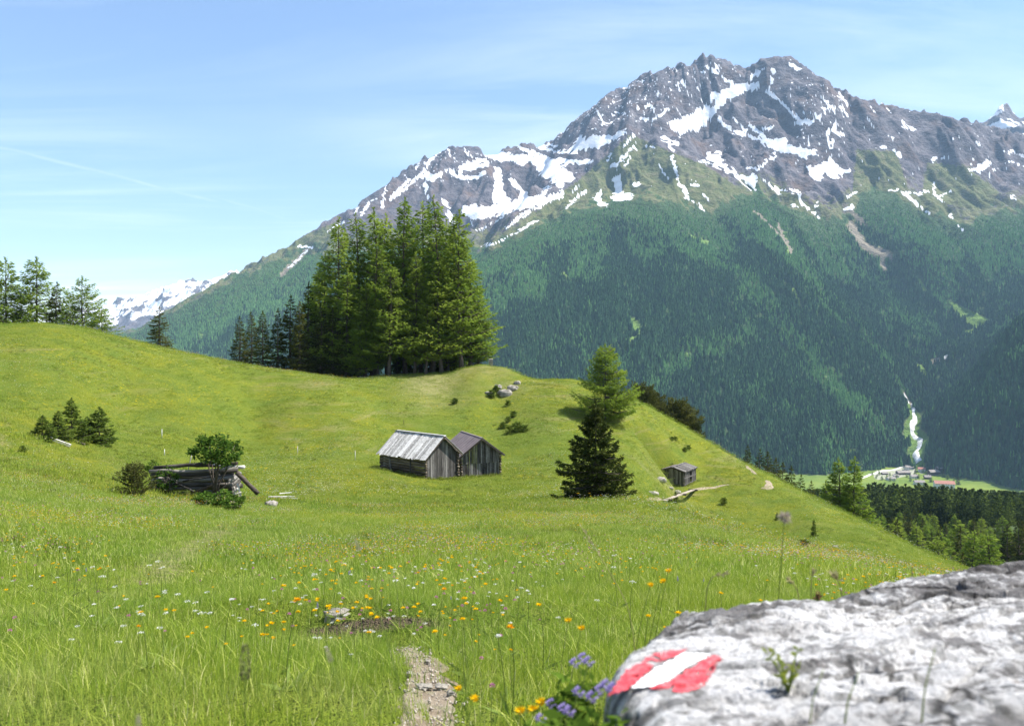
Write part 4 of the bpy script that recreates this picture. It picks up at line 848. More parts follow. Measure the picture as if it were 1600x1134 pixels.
# ================================================================ WOOD AND STONE MATERIALS
def mat_wood(name, dark, mid, light, sc, bump=.5):
    g = G(name); p = g.obj(); r = g.attr('rnd'); v = g.n('ShaderNodeVectorMath', {0: p, 1: g.n('ShaderNodeCombineXYZ', {0: g.math('MULTIPLY', r, 17.), 1: g.math('MULTIPLY', r, 9.), 2: g.math('MULTIPLY', r, 31.)}).outputs[0]}, operation='ADD').outputs[0]
    n = g.noise(1., g.scale(v, sc), 5, .65); n2 = g.noise(1.7, v, 3, .6)
    c = g.ramp(g.math('ADD', g.math('MULTIPLY', n, .75), g.math('MULTIPLY', r, .28)), [(.32, dark), (.5, mid), (.72, light)])
    c = g.mix(g.maprange(n2, .5, .75, 0, .6), c, dark)
    return g.done(g.bsdf(c, .9, g.bump(n, bump, .03), .2))
W_PLANK = mat_wood('weathered_planks', (.026, .023, .021), (.098, .091, .084), (.27, .255, .24), (9, 9, .7))
W_LOG = mat_wood('old_logs', (.025, .018, .012), (.11, .085, .06), (.26, .22, .17), (6, .6, 6))
W_ROOF = mat_wood('silver_roof_boards', (.17, .165, .155), (.42, .41, .39), (.62, .61, .59), (7, 7, 1.2))
W_PALE = mat_wood('bleached_wood', (.22, .20, .17), (.42, .40, .36), (.62, .60, .56), (1.5, 8, 8))
W_PLANKP = mat_wood('worn_deck_planks', (.14, .115, .085), (.27, .23, .18), (.42, .37, .30), (1.5, 8, 8))
W_DARK = mat_wood('dark_beam', (.02, .016, .012), (.07, .056, .045), (.18, .15, .12), (1.2, 7, 7))
def mat_tin():
    g = G('brown_tin_roof'); p = g.obj(); n = g.noise(1.3, p, 4, .6); n2 = g.noise(9., p, 4, .6)
    c = g.ramp(n, [(.3, (.120, .095, .098)), (.6, (.175, .145, .145)), (.8, (.22, .18, .165))]); c = g.mix(g.maprange(n2, .55, .75, 0, .4), c, (.12, .075, .055))
    return g.done(g.bsdf(c, .6, g.bump(n2, .15, .02), .35))
W_TIN = mat_tin()
def mat_stone(name, a, b, c3, sc=3.0, bump=.8):
    g = G(name); p = g.obj(); n = g.noise(sc, p, 7, .65); n2 = g.noise(sc*5, p, 5, .7)
    c = g.ramp(n, [(.3, a), (.5, b), (.7, c3)]); c = g.mix(g.maprange(n2, .55, .75, 0, .6), c, a)
    return g.done(g.bsdf(c, .9, g.bump(g.math('ADD', n, n2), bump, .06), .2))
S_GREY = mat_stone('pale_field_stone', (.13, .12, .10), (.26, .24, .205), (.42, .39, .34), 2.2)

# ================================================================ HAY SHEDS
def hay_shed(name, label, base, rz, W, L, hw, hr, log_side, roof_mat, flip=False, over=.38, gap=.012, tin=False, slats=False, group=None):
    """ridge along local y, front gable in the plane y = 0; x runs 0..W (or -W..0 when flip)"""
    root = empty(name, base, label, 'shed', group, rz); X0, X1 = (-W, 0.) if flip else (0., W); xm = (X0+X1)/2
    rs = np.random.default_rng(int(abs(base[0])*100)+3); dz = .35
    # long walls of logs or boards
    for x, s in ((X0, -1), (X1, 1)):
        mb = MB(); front = (x == X1) if flip else (x == X0)
        if slats and front:
            y = .05
            while y < L-.05:
                w_ = rs.uniform(.14, .22)
                if not (.42*L < y < .62*L and rs.random() < .75): mb.box((x+s*.03, y+w_/2, (hw-rs.uniform(0, .1)-dz)/2), (.035, w_, hw+dz-rs.uniform(0, .25)), jit=.006)
                y += w_+rs.uniform(.02, .16)
            for z in (.25, hw*.55, hw-.12): mb.beam((x, 0, z), (x, L, z), .12, .12)
            mb.build('slatted_wall', W_PLANK, root); continue
        z = -dz; d = .26
        while z < hw-.05:
            pr = rs.uniform(.15, .34); y0, y1 = -.18-pr*.3, L+.18+pr*.3
            pts = np.array([[x+rs.normal(0, .012), y, z+d/2+rs.normal(0, .012)] for y in np.linspace(y0, y1, 6)])
            mb.tube(pts, d*.5*rs.uniform(.86, 1.0), 8, a=rs.uniform(0, 1)); z += d*.98
        mb.build('log_wall', W_LOG, root, True)
    if log_side:
        mb = MB(); xs = X0-.16
        mb.beam((xs, L*.74, -dz), (xs+.03, L*.80, hw-.08), .15, .1); mb.beam((xs+.02, L*.30, -dz), (xs+.02, L*.29, hw-.05), .1, .08, a=.2); mb.build('support_post', W_PLANK, root)
        mb = MB(); n_ = 5
        for k in range(n_): mb.box((X0-.06, L*(.82+.18*k/n_)+.09, hw/2-dz/2-.03), (.04, L*.18/n_-.02, hw+dz-.1))
        mb.build('door', W_PLANK, root)
    # gables of upright planks
    for yv, s in ((0., -1), (L, 1)):
        mb = MB(); x = X0+.02
        while x < X1-.03:
            w_ = min(rs.uniform(.13, .24), X1-x); xc = x+w_/2; top = hw+(hr-hw)*(1-abs(xc-xm)/(W/2))-.03; bot = -dz+rs.uniform(0, .12)
            if s < 0 and tin: # a board wall in two storeys
                zmid = hw*.58; mb.box((xc, yv+s*.075, (zmid-.02+bot)/2), (w_-gap, .028, zmid-.02-bot), jit=.003); mb.box((xc, yv+s*.10, (zmid+top)/2), (w_-gap, .028, top-zmid), jit=.003)
            else: mb.box((xc, yv+s*.085, (top+bot)/2), (w_-gap, .03, top-bot-rs.uniform(0, .05)), rot=None, jit=.006)
            x += w_
        mb.build('gable_wall', W_PLANK, root)
        # end logs showing at the corners
        mb = MB(); z = -dz+.13
        while z < hw:
            for xx in (X0, X1): mb.tube([[xx-.02, yv+s*.02, z], [xx-.02, yv+s*rs.uniform(.2, .36), z+rs.normal(0, .02)]], .10, 7)
            z += .27
        if not tin and not slats: mb.build('corner_logs', W_LOG, root, True)
    # roof
    mb = MB(); y0, y1 = -over*1.3, L+over*.9
    for s in (-1, 1):
        ex = xm+s*(W/2+over); slope = (hr-hw)/(W/2); ez = hr-slope*(W/2+over); dv = np.array([ex-xm, 0, ez-hr]); ln = np.linalg.norm(dv); dv /= ln; nv = np.array([-dv[2]*np.sign(dv[0]), 0, abs(dv[0])])
        if tin:
            rot = np.stack([dv, [0, 1, 0], np.cross(dv, [0, 1, 0])], 1); c = np.array([xm, (y0+y1)/2, hr])+dv*ln/2+nv*.10; mb.box(c, (ln, y1-y0, .05), rot=rot, a=.5)
            for yy in np.arange(y0+.3, y1, .62): mb.box(np.array([xm, yy, hr])+dv*ln/2+nv*.137, (ln, .03, .024), rot=rot, a=.4)
        else:
            y = y0
            while y < y1:
                w_ = rs.uniform(.16, .30); tl_ = rs.uniform(-.10, .12); sag = rs.normal(0, .012); a_ = rs.normal(0, .012)
                dd = dv*math.cos(a_)+np.array([0, 1, 0])*math.sin(a_); rot = np.stack([dd, np.cross(nv, dd), nv], 1); mb.box(np.array([xm, y+w_/2, hr])+dd*(ln+tl_)/2+nv*(.09+sag+rs.choice([0, .028])), (ln+tl_, w_+.02, .026), rot=rot, a=rs.random()); y += w_
    if not tin:
        for s in (-1, 1): mb.beam((xm+s*.09, y0-.05, hr+.115), (xm+s*.09, y1+.05, hr+.115), .2, .028, roll=s*.55, a=.6)
    else: mb.beam((xm, y0, hr+.125), (xm, y1, hr+.125), .22, .05, a=.3)
    mb.build('roof', roof_mat, root)
    mb = MB()
    for s in (-1, 1):
        for yy in (y0+.06, 0.12, L-.1):
            ex = xm+s*(W/2+over*.9); ez = hr-(hr-hw)/(W/2)*(W/2+over*.9); mb.beam((xm, yy, hr+.0), (ex, yy, ez+.0), .09, .13)
    for xx, zz in ((xm, hr-.1), (X0, hw-.02), (X1, hw-.02)): mb.tube([[xx, y0+.02, zz], [xx, y1-.02, zz]], .085, 7)
    mb.build('roof_beams', W_DARK, root)
    return root
B1 = px(663, 747, 50.); S1 = hay_shed('hay_shed', 'log hay shed with a silvery board roof, the nearer of the pair', B1+[0, 0, -.05], R(50), 4.2, 5.75, 1.95, 3.6, True, W_ROOF)
B2 = np.array([(720-800)/F*77.5, 77.5, 0]); B2[2] = zn(B2[0], B2[1]); S2 = hay_shed('hay_shed', 'hay shed with a brown tin roof behind the silvery roofed one', B2+[0, 0, -.1], R(24), 4.1, 5.0, 2.15, 3.65, False, W_TIN, tin=True, gap=.03)
B3 = px(1069, 760, 60.); S3 = hay_shed('hay_shed', 'small dark hut with a broken slatted side beside the plank footbridge', B3+[0, 0, .0], R(-35), 3.2, 4.2, 2.0, 2.45, False, W_PLANK, flip=True, slats=True, over=.2)

# ================================================================ COLLAPSED LOG HUT
c0 = px(312, 776, 25.); DR = c0[1]; U_ = DR/F
ruin = empty('collapsed_log_hut', c0, 'collapsed log hut with a sagging dark log wall and a beam leaning at its right', 'ruin', None, R(6))
rs = np.random.default_rng(44)
W_RUIN = mat_wood('rotten_grey_logs', (.022, .019, .016), (.095, .085, .073), (.24, .225, .20), (.8, 7, 7))
def lg(p, q, r, mat=W_RUIN, name='log', n=9, bow=.05):
    p = np.array(p, float); q = np.array(q, float); t = np.linspace(0, 1, 7)[:, None]; pts = p+(q-p)*t; pts[:, 2] += -bow*np.sin(np.pi*t[:, 0])+rs.normal(0, .012, 7); pts[:, 1] += rs.normal(0, .015, 7)
    mb = MB(); mb.tube(pts, r*(1+rs.normal(0, .05, 7)), n); return mb.build(name, mat, ruin, True)
for k in range(7):      # front wall, the courses spread towards the left and sag to the right
    zl = .14+k*.235; zr_ = .05+k*.20+.02*(k > 4); lg((-2.5+rs.uniform(-.3, .35), -.05-.03*k+rs.normal(0, .07), zl-.05+rs.normal(0, .03)), ((1.7 if k < 5 else 1.9)+rs.uniform(-.7, .3), .05+rs.normal(0, .10), zr_+rs.normal(0, .05)+(.30 if k > 4 else .1)), .115*rs.uniform(.70, 1.15), bow=.09)
for k in range(5): lg((-2.5, 2.3, .1+k*.24), (1.6+rs.uniform(-.4, .3), 2.4, .1+k*.2), .12)
for k in range(5): lg((-2.42, -.25, .25+k*.24), (-2.38, 2.5, .25+k*.23), .115)
for k in range(4): lg((1.7, -.3+rs.normal(0, .05), .2+k*.23), (1.6, 2.4, .2+k*.22), .115)
lg((2.05, -.25, 1.35), (3.25, -.45, .18), .13, W_DARK, 'leaning_beam', bow=0)
lg((-.3, -.32, .15), (1.35, -.28, .98), .07, W_LOG, 'leaning_plank', bow=0); lg((-.9, -.36, .12), (.9, -.30, .72), .06, W_LOG, 'leaning_plank', bow=0)
lg((-2.5, .2, 1.62), (.9, .35, 1.90), .10); lg((-1.9, -.3, 1.25), (-.2, -.42, .35), .05, W_PLANK, 'leaning_plank', bow=0); lg((-.8, -.34, .95), (1.2, -.36, 1.25), .045, W_PLANK, 'leaning_plank', bow=0); lg((.9, -.4, .1), (1.75, -.5, .85), .06, W_RUIN, 'leaning_plank', bow=0); lg((.4, 1.2, 1.6), (2.35, .2, 1.55), .10, W_PALE); lg((-1.0, 1.8, 1.45), (1.9, .5, 1.72), .1, W_DARK)
for q in (((1.9, -.55, .1), (2.2, -.6, .55)), ((1.6, -.6, .08), (2.35, -.5, .30)), ((2.05, -.5, .05), (1.95, -.45, .62)), ((2.3, -.4, .0), (2.1, -.35, .75))): lg(q[0], q[1], .055, W_PALE, 'splintered_board', 5, 0)
def blob_stone(mbs, c, s, seed, n=12, m=9):
    th = np.linspace(0, 2*np.pi, n, endpoint=False); ph = np.linspace(.12, np.pi-.05, m); r = np.random.default_rng(seed); o = r.uniform(0, 50)
    V = np.array([[math.sin(p)*math.cos(t), math.sin(p)*math.sin(t), math.cos(p)] for p in ph for t in th]); V = np.sign(V)*np.abs(V)**.62
    k = 1+.34*fbm(V[:, 0]*1.6+o, V[:, 1]*1.6+V[:, 2]*1.3, 3, seed)
    V = V*k[:, None]*np.asarray(s)*.5; i = np.arange(m*n).reshape(m, n); j = np.roll(i, -1, 1)
    f = np.stack([i[:-1], i[1:], j[1:], j[:-1]], -1).reshape(-1, 4)
    V2 = np.concatenate([V, [V[:n].mean(0), V[-n:].mean(0)]]); f3 = np.concatenate([np.stack([i[0], j[0], np.full(n, m*n)], 1), np.stack([j[-1], i[-1], np.full(n, m*n+1)], 1)])
    mbs.add(V2+np.asarray(c), F4=f, F3=f3, a=r.random())
def stone(name, loc, s, seed, label, group=None, cat='stone', mat=None, fine=(16, 12)):
    mb = MB(); blob_stone(mb, (0, 0, s[2]*.18), s, seed, *fine); o = mb.build(name, mat or S_GREY, None, True); o.location = [float(q) for q in loc]; return tag(o, label, cat, group)
for k, (u, v, s) in enumerate(((372,782,(.45,.35,.5)),(360,787,(.5,.4,.35)))):
    p = px(u, v, 25.); stone('rubble_stone', p+[0, 0, -.05], s, 60+k, ('upright', 'flat')[k]+' pale stone at the broken right corner of the log hut')
# elder growing out of the ruin
def leafy_bush(name, loc, H, Wd, label, seed, n=1500, ql=.20, qw=.11, low=.42, mat=None, cat='bush'):
    rs = np.random.default_rng(seed); o = empty(name, loc, label, cat); mb = MB(); tips = []
    for k in range(6):
        a = rs.uniform(0, 6.28); q = np.array([math.cos(a)*Wd*.33*rs.uniform(.3, 1), math.sin(a)*Wd*.33*rs.uniform(.3, 1), H*rs.uniform(.66, .86)]); t = np.linspace(0, 1, 6)[:, None]
        pts = q*t*np.array([1, 1, 1])+np.array([0, 0, .12*H])*np.sin(np.pi*t)+rs.normal(0, .02*H, (6, 3)); pts[0] = (rs.normal(0, .04), rs.normal(0, .04), -.1); mb.tube(pts, np.linspace(.028, .008, 6)*H*.55, 5); tips.append(q)
    mb.build('trunk', M_BARK, o, True)
    ncl = 34; cc = rs.normal(size=(ncl, 3)); cc /= np.linalg.norm(cc, axis=1)[:, None]; cc *= rs.uniform(.45, 1, (ncl, 1))**.6; cc = cc*np.array([Wd/2, Wd/2, H*(1-low)/2])*.86+[0, 0, H*(1+low)/2]
    k = rs.integers(0, ncl, n); c = cc[k]+rs.normal(0, .115, (n, 3))*np.array([Wd*.42, Wd*.42, H*.26]); d = rs.normal(size=(n, 3))*[1, 1, .5]+(c-[0, 0, H*.6])*.5; d[:, 2] -= .2; d /= np.linalg.norm(d, axis=1)[:, None]
    V, f = leafquads(c, d, ql*rs.uniform(.6, 1.3, n), qw*rs.uniform(.7, 1.3, n), rs); me = mesh_np('crown', V, f, False, {'rnd': np.repeat(np.clip(rs.random(n)*.6+(rs.random(ncl)*.4)[k], 0, 1), 4)})
    link('crown', me, mat or M_LEAF, o); return o
q = c0+np.array([33*U_, -.75, 0]); q[2] = zn(q[0], q[1]); leafy_bush('elder_bush', q, (790-686)*q[1]/F, 90*U_, 'leafy elder bush spreading over the top of the collapsed log hut', 5, n=2100, low=.5)
for k, (u, v, h, wd, lb) in enumerate(((262,770,1.5,1.5,'low leafy bush at the left corner of the collapsed log hut'),(240,742,1.0,1.1,'thin bush behind the left end of the collapsed log hut'),(345,792,.8,1.2,'clump of nettles under the elder at the foot of the log hut'),(365,797,.6,1.0,'small patch of broad leaves before the broken corner of the hut'),(322,789,.6,1.1,'dark leafy clump at the foot of the sagging log wall'))):
    p = px(u, v, 22.); leafy_bush('leafy_bush', p, h, wd, lb, 20+k, n=600, ql=.14, qw=.07, low=.05)
# loose timber on the grass
def loose(name, u, v, ln, wd, th, ang, label, mat=W_PALE, rise=0.06, cat='plank', d0=20.):
    p = px(u, v, d0); a = R(ang); dx, dy = math.cos(a)*ln/2, math.sin(a)*ln/2; z0 = zn(p[0]-dx, p[1]-dy); z1 = zn(p[0]+dx, p[1]+dy); mb = MB()
    mb.beam((-dx, -dy, z0-p[2]+rise), (dx, dy, z1-p[2]+rise+.04), wd, th, a=.8, jit=.006); o = mb.build(name, mat); o.location = [float(q) for q in p]; return tag(o, label, cat)
loose('plank', 440, 779, 1.55, .13, .06, 24, 'long bleached plank lying in the grass right of the ruin', rise=.16); loose('plank', 452, 781, 1.0, .12, .05, 12, 'second bleached plank beside the long one in the grass', rise=.13); loose('plank', 446, 776, .9, .1, .05, 48, 'short plank crossing the top of the long bleached one', rise=.22)
p = px(424, 791, 20.); stone('stone', p, (.55, .45, .34), 71, 'grey stone at the near end of the loose planks')
loose('log', 92, 693, 1.5, .2, .18, 18, 'pale fallen log in front of the young spruce thicket', rise=.12, cat='log', d0=30)
loose('log', 124, 694, .9, .12, .12, -10, 'dead branch lying under the right side of the spruce thicket', W_DARK, .1, 'branch', 30)
# plank footbridge
a_ = px(1036, 783, 40.); b_ = px(1086, 765, 40.); root = empty('footbridge', a_, 'bleached plank footbridge crossing the gully below the small hut', 'footbridge'); d = b_-a_; side = np.array([-d[1], d[0], 0]); side /= np.linalg.norm(side)
for k in (-1, 0, 1):
    mb = MB(); mb.beam(side*k*.17+[0, 0, .06], d+side*k*.17+[0, 0, .06], .16, .06, a=.75-.1*abs(k)); mb.build('deck_plank', W_PLANKP, root)
for t in (.08, .5, .92):
    mb = MB(); mb.beam(d*t-side*.6+[0, 0, .04], d*t+side*.6+[0, 0, .04], .16, .2); mb.build('cross_log', W_DARK, root)
# fence stakes, poles
M_STAKE = mat_simple('pale_stake', (.45, .44, .40), (.7, .69, .66), 8.)
def stake(u, vb, vt, label, lean=0.0, r=.035, name='fence_post', cat='fence post', mat=None, d0=30., group=None):
    p = px(u, vb, d0); h = (vb-vt)/F*p[1]; root = empty(name, p, label, cat, group); mb = MB(); mb.tube([[0, 0, -.1], [lean*h*.5, 0, h*.5], [lean*h, 0, h]], [r, r*.95, r*.8], 7); mb.build('post', mat or M_STAKE, root, True)
    mb = MB(); mb.tube([[lean*h*.93, -.01, h*.93], [lean*h*.93, -.09, h*.95]], r*.55, 6); mb.build('insulator', W_DARK, root, True); return root
for u, vb, vt, lb in ((253,685,670,'thin white fence stake on the slope right of the spruce thicket'),(465,709,697,'thin fence stake on the meadow between the ruin and the sheds'),(555,719,704,'thin fence stake a little left of the silvery roofed shed'),(631,664,656,'small dark fence stake on the slope above the two sheds'),(257,712,702,'faint fence stake standing behind the collapsed log hut')): stake(u, vb, vt, lb, mat=W_DARK if u == 631 else None)
p = px(292, 742, 25.); mb = MB(); mb.tube([[0, 0, 0], [.42, 0, 1.75]], .035, 7); o = mb.build('pole', W_PALE, None, True); o.location = [float(k) for k in p]; tag(o, 'slender bleached pole leaning behind the log wall of the ruin', 'pole')
# grey stone on the crest
p = px(767, 570, 100.); root = empty('standing_stone', p, 'small grey squared stone standing on the knoll beside the larch clump', 'standing stone'); mb = MB(); mb.box((0, 0, .48), (.72, .6, 1.16), jit=.04); mb.build('shaft', S_GREY, root); mb = MB(); mb.box((0, 0, 1.10), (.62, .5, .12), jit=.03); mb.build('cap', S_GREY, root)
# outcrop and stones on the slope
for k, (u, v, s, lb) in enumerate(((789,618,(1.9,1.4,1.2),'largest pale rock of the outcrop on the knoll slope'),(801,609,(1.5,1.2,1.0),'upper right rock of the outcrop on the knoll slope'),(778,607,(1.2,1.0,.8),'upper left rock of the outcrop among junipers'),(808,600,(1.0,.8,.7),'small rock at the top right of the outcrop'),(764,616,(1.2,1.,.6),'low flat rock at the left end of the outcrop'),(1020,772,(1.2,.8,.4),'flat pale stone left of the footbridge'),(1032,752,(1.4,1.1,.7),'brownish stone by the shaded wall of the small hut'),(1058,770,(.9,.7,.5),'stone between the small hut and the footbridge'),(1048,764,(.6,.5,.4),'small stone below the corner of the small hut'),(1305,856,(.5,.4,.3),'grey stone in the grass of the steep slope'))):
    p = px(u, v, 40.); stone('rock', p, s, 80+k, lb, cat='rock')
JB = []
for k, (u, v, h, lb) in enumerate(((768,622,1.3,'juniper left of the pale outcrop'),(775,612,1.1,'juniper between the rocks of the outcrop'),(794,634,.9,'small juniper below the outcrop'),(802,652,1.0,'juniper topmost in the group below the outcrop'),(793,660,.9,'juniper in the middle of the group below the outcrop'),(785,670,1.0,'juniper at the left of the group below the outcrop'),(798,677,1.2,'juniper lowest in the group, above the tin roof'),(809,675,1.5,'broadest dark juniper of the group below the outcrop'),(820,675,1.0,'juniper at the right end of the group below the outcrop'),(711,631,1.0,'juniper on the bare patch left of the knoll'),(970,655,1.1,'juniper at the right foot of the light green larch'),(1050,688,.7,'left one of two tiny junipers on the upper slope'),(1056,688,.7,'right one of two tiny junipers on the upper slope'),(1070,706,.8,'left one of two tiny junipers above the small hut'),(1076,702,.8,'right one of two tiny junipers above the small hut'),(1255,857,.5,'tiny juniper low on the steep slope'),(1130,788,1.0,'low juniper below the footbridge on the steep slope'),(35,706,.45,'low tuft of heather left of the spruce thicket'))):
    p = px(u, v, 20.); o = plant('juniper_bush', JUNI[k % 2], (p[0], p[1], p[2]-.05), .8, h*.8, 1.1, label=lb, cat='bush')

# ================================================================ VILLAGE
M_WALL = mat_simple('house_plaster', (.62, .60, .56), (.74, .72, .68), .3); M_GREYROOF = mat_simple('grey_shingle_roof', (.16, .14, .13), (.28, .25, .23), .3); M_REDROOF = mat_simple('red_tile_roof', (.26, .12, .09), (.38, .19, .14), .3); M_BROWN = mat_simple('timber_upper_floor', (.08, .05, .035), (.13, .09, .06), .4)
g = G('window_glass'); M_GLASS = g.done(g.bsdf((.03, .035, .04), .1, None, .5))
def house(u, v, W, Dp, h, rise, rz, roof, label, wall=None, nwin=7, floors=2):
    p = hit(u, v, 1980); root = empty('house', p+[0, 0, -1], label, 'house', None, R(rz)); mb = MB(); mb.box((0, 0, (h+1)/2), (W, Dp, h+1), a=.5)
    mb.add([[-W/2, -Dp/2, h+1], [-W/2, Dp/2, h+1], [-W/2, 0, h+1+rise*.97], [W/2, -Dp/2, h+1], [W/2, Dp/2, h+1], [W/2, 0, h+1+rise*.97]], F3=[[0, 2, 1], [3, 4, 5]]); mb.build('wall', wall or M_WALL, root)
    mb = MB(); o = 1.4
    for s in (-1, 1):
        e = np.array([0, s*(Dp/2+o), -rise*(1+o/(Dp/2))]); ln = np.linalg.norm(e); e = e/ln; mb.box(np.array([0, 0, h+1.5+rise])+e*ln/2, (W+2*o, ln, .5), rot=np.stack([[1, 0, 0], e, np.cross([1, 0, 0], e)], 1), a=.5)
    rf = mb.build('roof', roof, root); mb = MB(); mb.box((W*.22, Dp*.12, h+rise+1.5), (1.3, 1.3, 3.)); mb.build('chimney', M_WALL, rf)
    for f in range(floors):
        for k in range(nwin):
            mb = MB(); mb.box((-W/2+(k+.7)*W/(nwin+.4), -Dp/2-.06, 2.6+f*(h/floors)), (1.5, .16, 1.7)); mb.build('window', M_GLASS, root)
    return root
house(1475, 762, 46, 20, 12, 6, -14, M_REDROOF, 'long white house with a reddish roof, nearest of the village', nwin=8, floors=3)
house(1411, 741, 36, 15, 6, 4.5, 6, M_GREYROOF, 'wide low house with a grey roof beside the road in the valley', M_BROWN, 6, 2)
house(1459, 742, 30, 14, 9, 5, 10, M_GREYROOF, 'brown timber house with a grey roof right of the stream', M_BROWN, 5, 2)
house(1440, 736, 18, 11, 6, 4, -20, M_REDROOF, 'small house with a reddish roof beside the stream mouth', M_WALL, 3, 2)
for k, (u, v, W_, D_, h_, r_, rz_, rf_, wl_, lb) in enumerate(((1428,747,20,12,6,4,8,M_GREYROOF,M_WALL,'small white house in front of the wide grey roofed one'),(1449,748,16,11,6,4,-8,M_GREYROOF,M_BROWN,'small brown barn between the stream mouth and the long white house'),(1468,735,18,11,6,4,14,M_GREYROOF,M_BROWN,'dark barn at the forest border behind the timber house'),(1382,741,16,9,4,2.5,4,M_GREYROOF,M_BROWN,'low hut between the road and the car park'),(1400,745,14,9,4,2.5,-6,M_GREYROOF,M_WALL,'tiny pale building inside the car park'))): house(u, v, W_, D_, h_, r_, rz_, rf_, lb, wl_, 3, 2)
house(1420, 733, 20, 11, 6, 4, 3, M_GREYROOF, 'grey roofed house at the forest foot above the wide one', M_WALL, 3, 2)
house(1436, 757, 24, 13, 7, 4, -4, M_GREYROOF, 'grey roofed house half hidden by the woodland tops', M_WALL, 4, 2)
house(1392, 750, 22, 12, 5, 3, 12, M_GREYROOF, 'small grey roofed shed at the edge of the car park in the valley', M_WALL, 3, 1)
for u, v, H, lb in ((1430,742,19,'dark spruce between the grey roofed house and the stream mouth'),(1474,740,16,'round dark tree behind the reddish roofed white house'),(1497,757,24,'dark tree alone on the green field right of the village'),(1558,745,16,'small tree at the forest border of the right field')):
    p = hit(u, v, 1980); plant('spruce_tree', SPRUCE[1], p+[0, 0, -.3], 15, H, 1.5, label=lb)
rs = np.random.default_rng(8)
for k in range(34):
    u, v = ((rs.uniform(1362, 1425), rs.uniform(738, 758)) if k < 14 else (rs.uniform(1425, 1492), rs.uniform(737, 762)) if k < 26 else (rs.uniform(1500, 1600), rs.uniform(738, 748))); p = hit(u, v, 1980)
    plant('village_tree', LARCH_S[k % 3], p+[0, 0, -.3], 12, rs.uniform(7, 15), rs.uniform(1.1, 1.7), label='small green tree between the houses and the fields on the valley floor', group='trees around the village')
# ================================================================ BOULDER WITH THE TRAIL MARK
OUT = np.array([(.172,1.0),(.152,1.13),(.150,1.28),(.235,1.49),(.345,1.72),(.43,1.79),(.53,1.80),(.60,1.835),(.66,1.79),(.735,1.85),(.86,1.94),(1.07,2.05),(1.41,2.2),(2.0,2.3),(2.45,1.8),(2.3,1.0),(1.6,.6),(.8,.52),(.38,.62),(.215,.84)])
def hrock(x, y):
    z = -.493-.128*(y-1.0)
    a = R(20); xr = x*math.cos(a)+y*math.sin(a); yr = -x*math.sin(a)+y*math.cos(a)
    wx = xr+.05*fbm(xr*5, yr*5, 2, 3); wy = yr+.03*fbm(xr*4, yr*6, 2, 4)
    z = z-.015*(ridged(wx*1.5, wy*5.2, 5, 61, .55)-.9)
    st = np.abs(fbm(wx*1.7, wy*11., 3, 62)); z = z-.034*np.exp(-(st/.028)**2)*sstep(.0, .4, fbm(xr*2.4, yr*2.4, 2, 8)+.30)
    z = z-.006*(ridged(x*6, y*9, 5, 66, .6)-.9)+.0042*fbm(x*40, y*40, 3, 67)+.010*np.round(2.2*fbm(xr*1.6, yr*5, 3, 71))
    # back lip, the long split towards the right, a smooth face under the painted mark
    l2 = .010*np.exp(-((x-.50)/.16)**2-((y-1.76)/.07)**2); z = z+l2
    dsp = (y-(1.42+.30*(x-1.0)))+.012*fbm(x*9, y*9, 2, 5); z = z-.055*np.exp(-(dsp/.022)**2)*sstep(.83, .98, x)*sstep(1.5, 1.25, x)
    z = z+.02*sstep(-.02, .05, dsp)*sstep(.7, .95, x)
    mk = np.exp(-((x-.25)/.14)**2-((y-1.26)/.16)**2); base = -.493-.128*(y-1.0)+.006*fbm(x*6, y*6, 2, 2)+.0015*fbm(x*60, y*60, 3, 69)
    return z*(1-mk*.9)+base*mk*.9
def inner(x, y):     # distance inside the outline
    best = np.full(np.shape(x), 1e9); pl = OUTF
    for a, b in zip(pl, np.roll(pl, -1, 0)):
        d = b-a; t = np.clip(((x-a[0])*d[0]+(y-a[1])*d[1])/(d@d), 0, 1); best = np.minimum(best, np.hypot(x-a[0]-t*d[0], y-a[1]-t*d[1]))
    return best
CEN = np.array([1.15, 1.35]); ang = np.unwrap(np.arctan2(OUT[:, 1]-CEN[1], OUT[:, 0]-CEN[0])); rad = np.hypot(OUT[:, 0]-CEN[0], OUT[:, 1]-CEN[1])
o_ = np.argsort(ang); NTH = 1100; th = np.linspace(ang.min(), ang.min()+2*np.pi, NTH, endpoint=False)
th = np.sort(np.concatenate([np.linspace(ang.min(), ang.min()+2*np.pi, 500, endpoint=False), np.linspace(np.pi*.55, np.pi*1.25, 700)+2*np.pi*np.round((ang.min()+np.pi-np.pi*.9)/(2*np.pi))])) if False else th
rb = np.interp(th, np.concatenate([ang[o_], ang[o_][:1]+2*np.pi]), np.concatenate([rad[o_], rad[o_][:1]]))
ker = np.hanning(13); ker /= ker.sum(); rb = np.convolve(np.concatenate([rb[-6:], rb, rb[:6]]), ker, 'valid'); rb = rb*(1+.010*fbm(th*9, th*0, 4, 3)+.006*fbm(th*40, th*0, 3, 4))
OUTF = np.stack([CEN[0]+rb*np.cos(th), CEN[1]+rb*np.sin(th)], 1)[::6]
tr_ = np.linspace(0, 1, 300)[1:]**.8
X = CEN[0]+tr_[:, None]*rb[None]*np.cos(th)[None]; Y = CEN[1]+tr_[:, None]*rb[None]*np.sin(th)[None]
edge = (1-tr_[:, None])*rb[None]; Z = hrock(X, Y)-.05*np.exp(-edge/.018)
ns = 46; k = np.linspace(0, 1, ns)[1:, None]; zt = Z[-1][None]; zb = -1.85
bul = -.03*np.sin(np.pi*np.clip(k*1.6, 0, 1))+.08*k+.035*fbm(np.broadcast_to(th[None]*7, (ns-1, len(th))), k*9+0*th[None], 4, 12)*np.clip(k*8, 0, 1)
